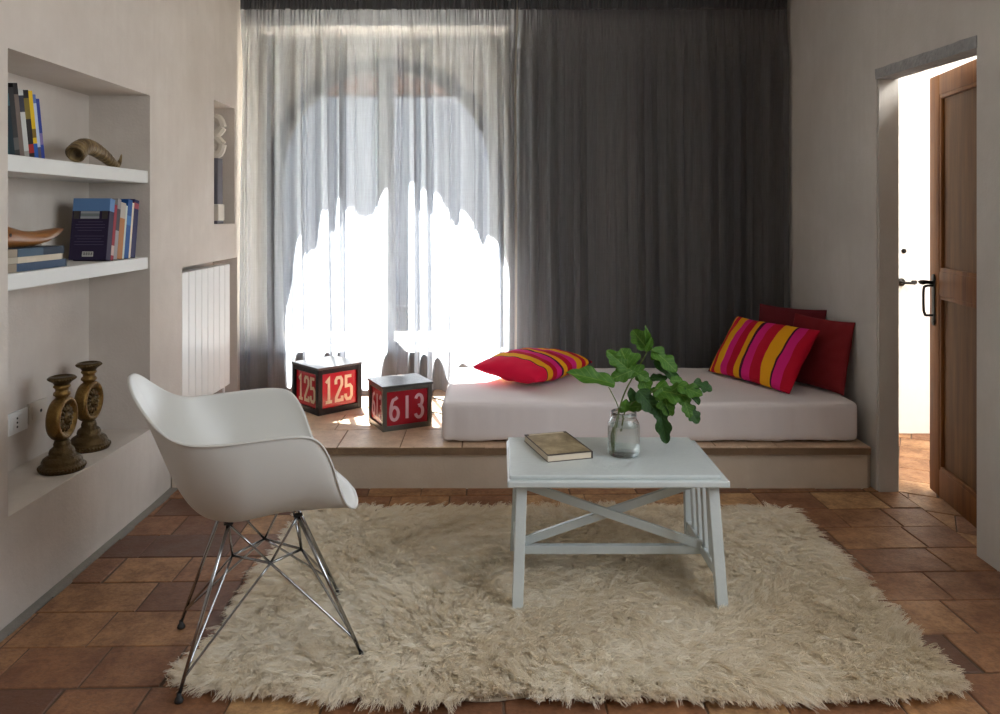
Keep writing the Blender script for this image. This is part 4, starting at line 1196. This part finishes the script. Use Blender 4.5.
fig = thing('fig_cutting', 'leafy green fig branch standing in the glass jar of water', 'plant', (JX, JY, TZ))
org = Vector((JX, JY, TZ))
Z7 = lambda x, y, dY=0: at(560 + x / 5.1, 320 + y / 5.1, JY + dY)
def stem(pts, r0, r1):
    p = spline([q - org for q in pts], 6); bm = bmesh.new()
    tube(bm, p, [r0 + (r1 - r0) * i / (len(p) - 1) for i in range(len(p))], 10)
    for k in range(2, len(p) - 2, 5):
        r = bmesh.ops.create_icosphere(bm, subdivisions=1, radius=(r0 + r1) / 2 * 1.25); bmesh.ops.translate(bm, vec=p[k], verts=r['verts'])
    return obj('stem', bm, M['stem'], fig, True)
stem([Z7(281, 675, .0), Z7(284, 600, .0), Z7(292, 520, .005), Z7(310, 430, .01), Z7(335, 360, .01), Z7(372, 290, .01), Z7(415, 215, .01), Z7(445, 150, .0), Z7(436, 60, .0), Z7(436, 25, 0)], .0042, .0012)
stem([Z7(276, 664, -.012), Z7(268, 600, -.014), Z7(280, 540, -.012), Z7(298, 465, -.010), Z7(290, 425, -.02), Z7(268, 380, -.03), Z7(248, 342, -.04)], .0026, .0014)
stem([Z7(315, 560, .02), Z7(330, 470, .012), Z7(380, 415, .0), Z7(440, 385, -.02), Z7(500, 350, -.04)], .0030, .0016)
stem([Z7(420, 420, -.03), Z7(460, 450, -.04), Z7(500, 500, -.05)], .0016, .0010)
# each leaf: base and tip in the enlarged crop, depth of each, direction its upper side faces, width factor, droop, cup, lobing, kind
LV = [
    (280, 330, -.04, 50, 258, -.06, (-.25, -.55, .75), .55, .10, .25, .45, 'leaf'),
    (372, 296, .0, 318, 158, -.02, (-.1, -1, .35), 1.05, .12, .10, 1.0, 'leaf'),
    (345, 250, -.01, 248, 160, -.02, (-.2, -.9, .5), .75, .12, .15, .7, 'leaf'),
    (385, 250, .0, 276, 296, -.03, (.1, -1, .3), .85, .2, .10, .6, 'leaf'),
    (365, 255, .0, 455, 300, -.03, (.1, -1, .5), .75, .25, .1, .7, 'leaf'),
    (448, 150, .0, 372, 52, .03, (-.35, -.8, .5), .85, .10, .35, .5, 'leaf'),
    (440, 150, .0, 432, 35, -.01, (.5, -.8, .3), .42, .0, .4, .1, 'leaf'),
    (440, 160, .0, 470, 95, -.02, (.3, -.9, .2), .7, .1, .3, .3, 'leaf'),
    (450, 155, .0, 545, 172, .05, (.0, -.3, 1), .8, .1, .2, .6, 'leaf'),
    (470, 150, .0, 600, 250, -.03, (.3, -.85, .55), .70, .15, .15, .75, 'leaf'),
    (480, 205, .0, 612, 305, .01, (.3, -.9, .3), .55, .12, .3, .4, 'leaf_dark'),
    (405, 260, .0, 452, 375, -.02, (.1, -1, .2), .75, .15, .15, .7, 'leaf'),
    (455, 300, .01, 540, 285, -.01, (.1, -.5, .85), .95, .2, .2, .3, 'leaf_dark'),
    (478, 360, -.03, 650, 372, -.09, (.1, -.75, .65), .85, .2, .10, .8, 'leaf'),
    (520, 345, -.04, 560, 478, -.08, (.0, -1, .25), .95, .2, .12, .9, 'leaf'),
    (600, 335, -.06, 722, 372, -.10, (.3, -.8, .45), .85, .15, .2, .6, 'leaf'),
    (640, 335, -.06, 712, 420, -.10, (.4, -.9, .2), .7, .15, .3, .5, 'leaf_dark'),
    (680, 320, -.06, 775, 352, -.08, (.0, -.7, .8), .85, .1, .1, .9, 'leaf_dark'),
    (625, 390, -.07, 668, 490, -.10, (.2, -1, .2), .85, .2, .1, .8, 'leaf'),
    (650, 440, -.07, 708, 522, -.09, (.3, -1, .1), .85, .15, .15, .7, 'leaf_dark'),
    (505, 425, -.04, 540, 625, -.07, (-.3, -1, .1), .52, .1, .3, .75, 'leaf_dark'),
    (535, 400, -.04, 575, 485, -.06, (.2, -1, .15), .75, .15, .2, .5, 'leaf'),
    (398, 360, -.02, 500, 470, -.06, (.1, -.95, .35), .80, .15, .15, .5, 'leaf_dark'),
    (375, 415, .0, 360, 352, -.02, (-.1, -1, .3), .85, .1, .2, .2, 'leaf_dark'),
    (330, 470, -.02, 338, 408, -.03, (0, -1, .4), .95, .1, .2, .3, 'leaf'),
    (355, 445, .01, 422, 436, -.03, (.1, -1, .4), .95, .2, .1, .4, 'leaf'),
    (340, 455, .02, 402, 402, .03, (.1, -.8, .6), .9, .2, .1, .5, 'leaf'),
    (305, 470, -.01, 350, 436, -.02, (.1, -1, .2), .7, .1, .2, .2, 'leaf'),
    (470, 345, .02, 505, 395, .01, (.1, -1, .3), .9, .2, .1, .5, 'leaf'),
    (560, 310, -.02, 628, 305, .0, (.1, -.9, .5), .8, .1, .1, .4, 'leaf'),
    (470, 205, .02, 490, 140, .02, (.2, -1, .2), .7, .1, .2, .3, 'leaf'),
]
for i, (bx, by, bd, tx, ty, td, nh, wf_, dr, cu, lo, kind) in enumerate(LV):
    a, b = Z7(bx, by, bd), Z7(tx, ty, td); y = b - a; L = y.length; y.normalize()
    nn = Vector(nh); z = (nn - y * nn.dot(y)).normalized(); x = y.cross(z); L *= 1.04
    m = Matrix((x * L * wf_, y * L, z * L)).transposed().to_4x4(); m.translation = a - org
    obj('leaf', leaf_mesh(i * 7 + 1, dr, cu, lo), M[kind], fig, True, m)

# ------------------------------------------------------------------ light
def area(name, loc, rot, sx, sy, power, color, spread=180):
    l = bpy.data.lights.new(name, 'AREA'); l.shape = 'RECTANGLE'; l.size = sx; l.size_y = sy; l.energy = power; l.color = color; l.spread = R(spread)
    o = bpy.data.objects.new(name, l); C.objects.link(o); o.location = loc; o.rotation_euler = rot; return o
sun = bpy.data.lights.new('sun', 'SUN'); sun.energy = SUN_E; sun.angle = R(.53); sun.color = (1.0, .97, .93)
so = bpy.data.objects.new('sun', sun); C.objects.link(so)
so.rotation_euler = Vector((.29, -1, -1.56)).to_track_quat('-Z', 'Y').to_euler(); so.location = (-3, 12, 12)
area('side_fill', (1.93, 1.2, 1.70), (0, R(90), 0), 1.4, 1.9, FILL_E, (.92, .96, 1.0))  # added fill lamp in the unseen side opening, brightens the room
area('hallway_daylight', (2.9, 3.0, 2.5), (0, 0, 0), .9, 1.6, HALL_E, (1.0, .97, .92))
w = bpy.data.worlds.new('sky'); bpy.context.scene.world = w; w.use_nodes = True
nt = w.node_tree; bg = nt.nodes['Background']
sk = nt.nodes.new('ShaderNodeTexSky'); sk.sky_type = 'NISHITA'; sk.sun_disc = False; sk.sun_elevation = R(58); sk.sun_rotation = R(-16)
nt.links.new(sk.outputs[0], bg.inputs[0]); bg.inputs[1].default_value = SKY_E

cam = bpy.data.cameras.new('camera'); co = bpy.data.objects.new('camera', cam); C.objects.link(co)
co.location = (0, 0, CAMZ); co.rotation_euler = (R(90), 0, 0)
cam.sensor_width = 36; cam.lens = 36 * F / 1000; cam.shift_y = -(357 - HY) / 1000; cam.clip_start = .05
sc = bpy.context.scene; sc.camera = co
vs = sc.view_settings; vs.view_transform = 'Standard'; vs.look = 'None'; vs.gamma = 1; vs.use_curve_mapping = False; vs.exposure = EXPO
try: sc.cycles.use_denoising = True
except Exception: pass
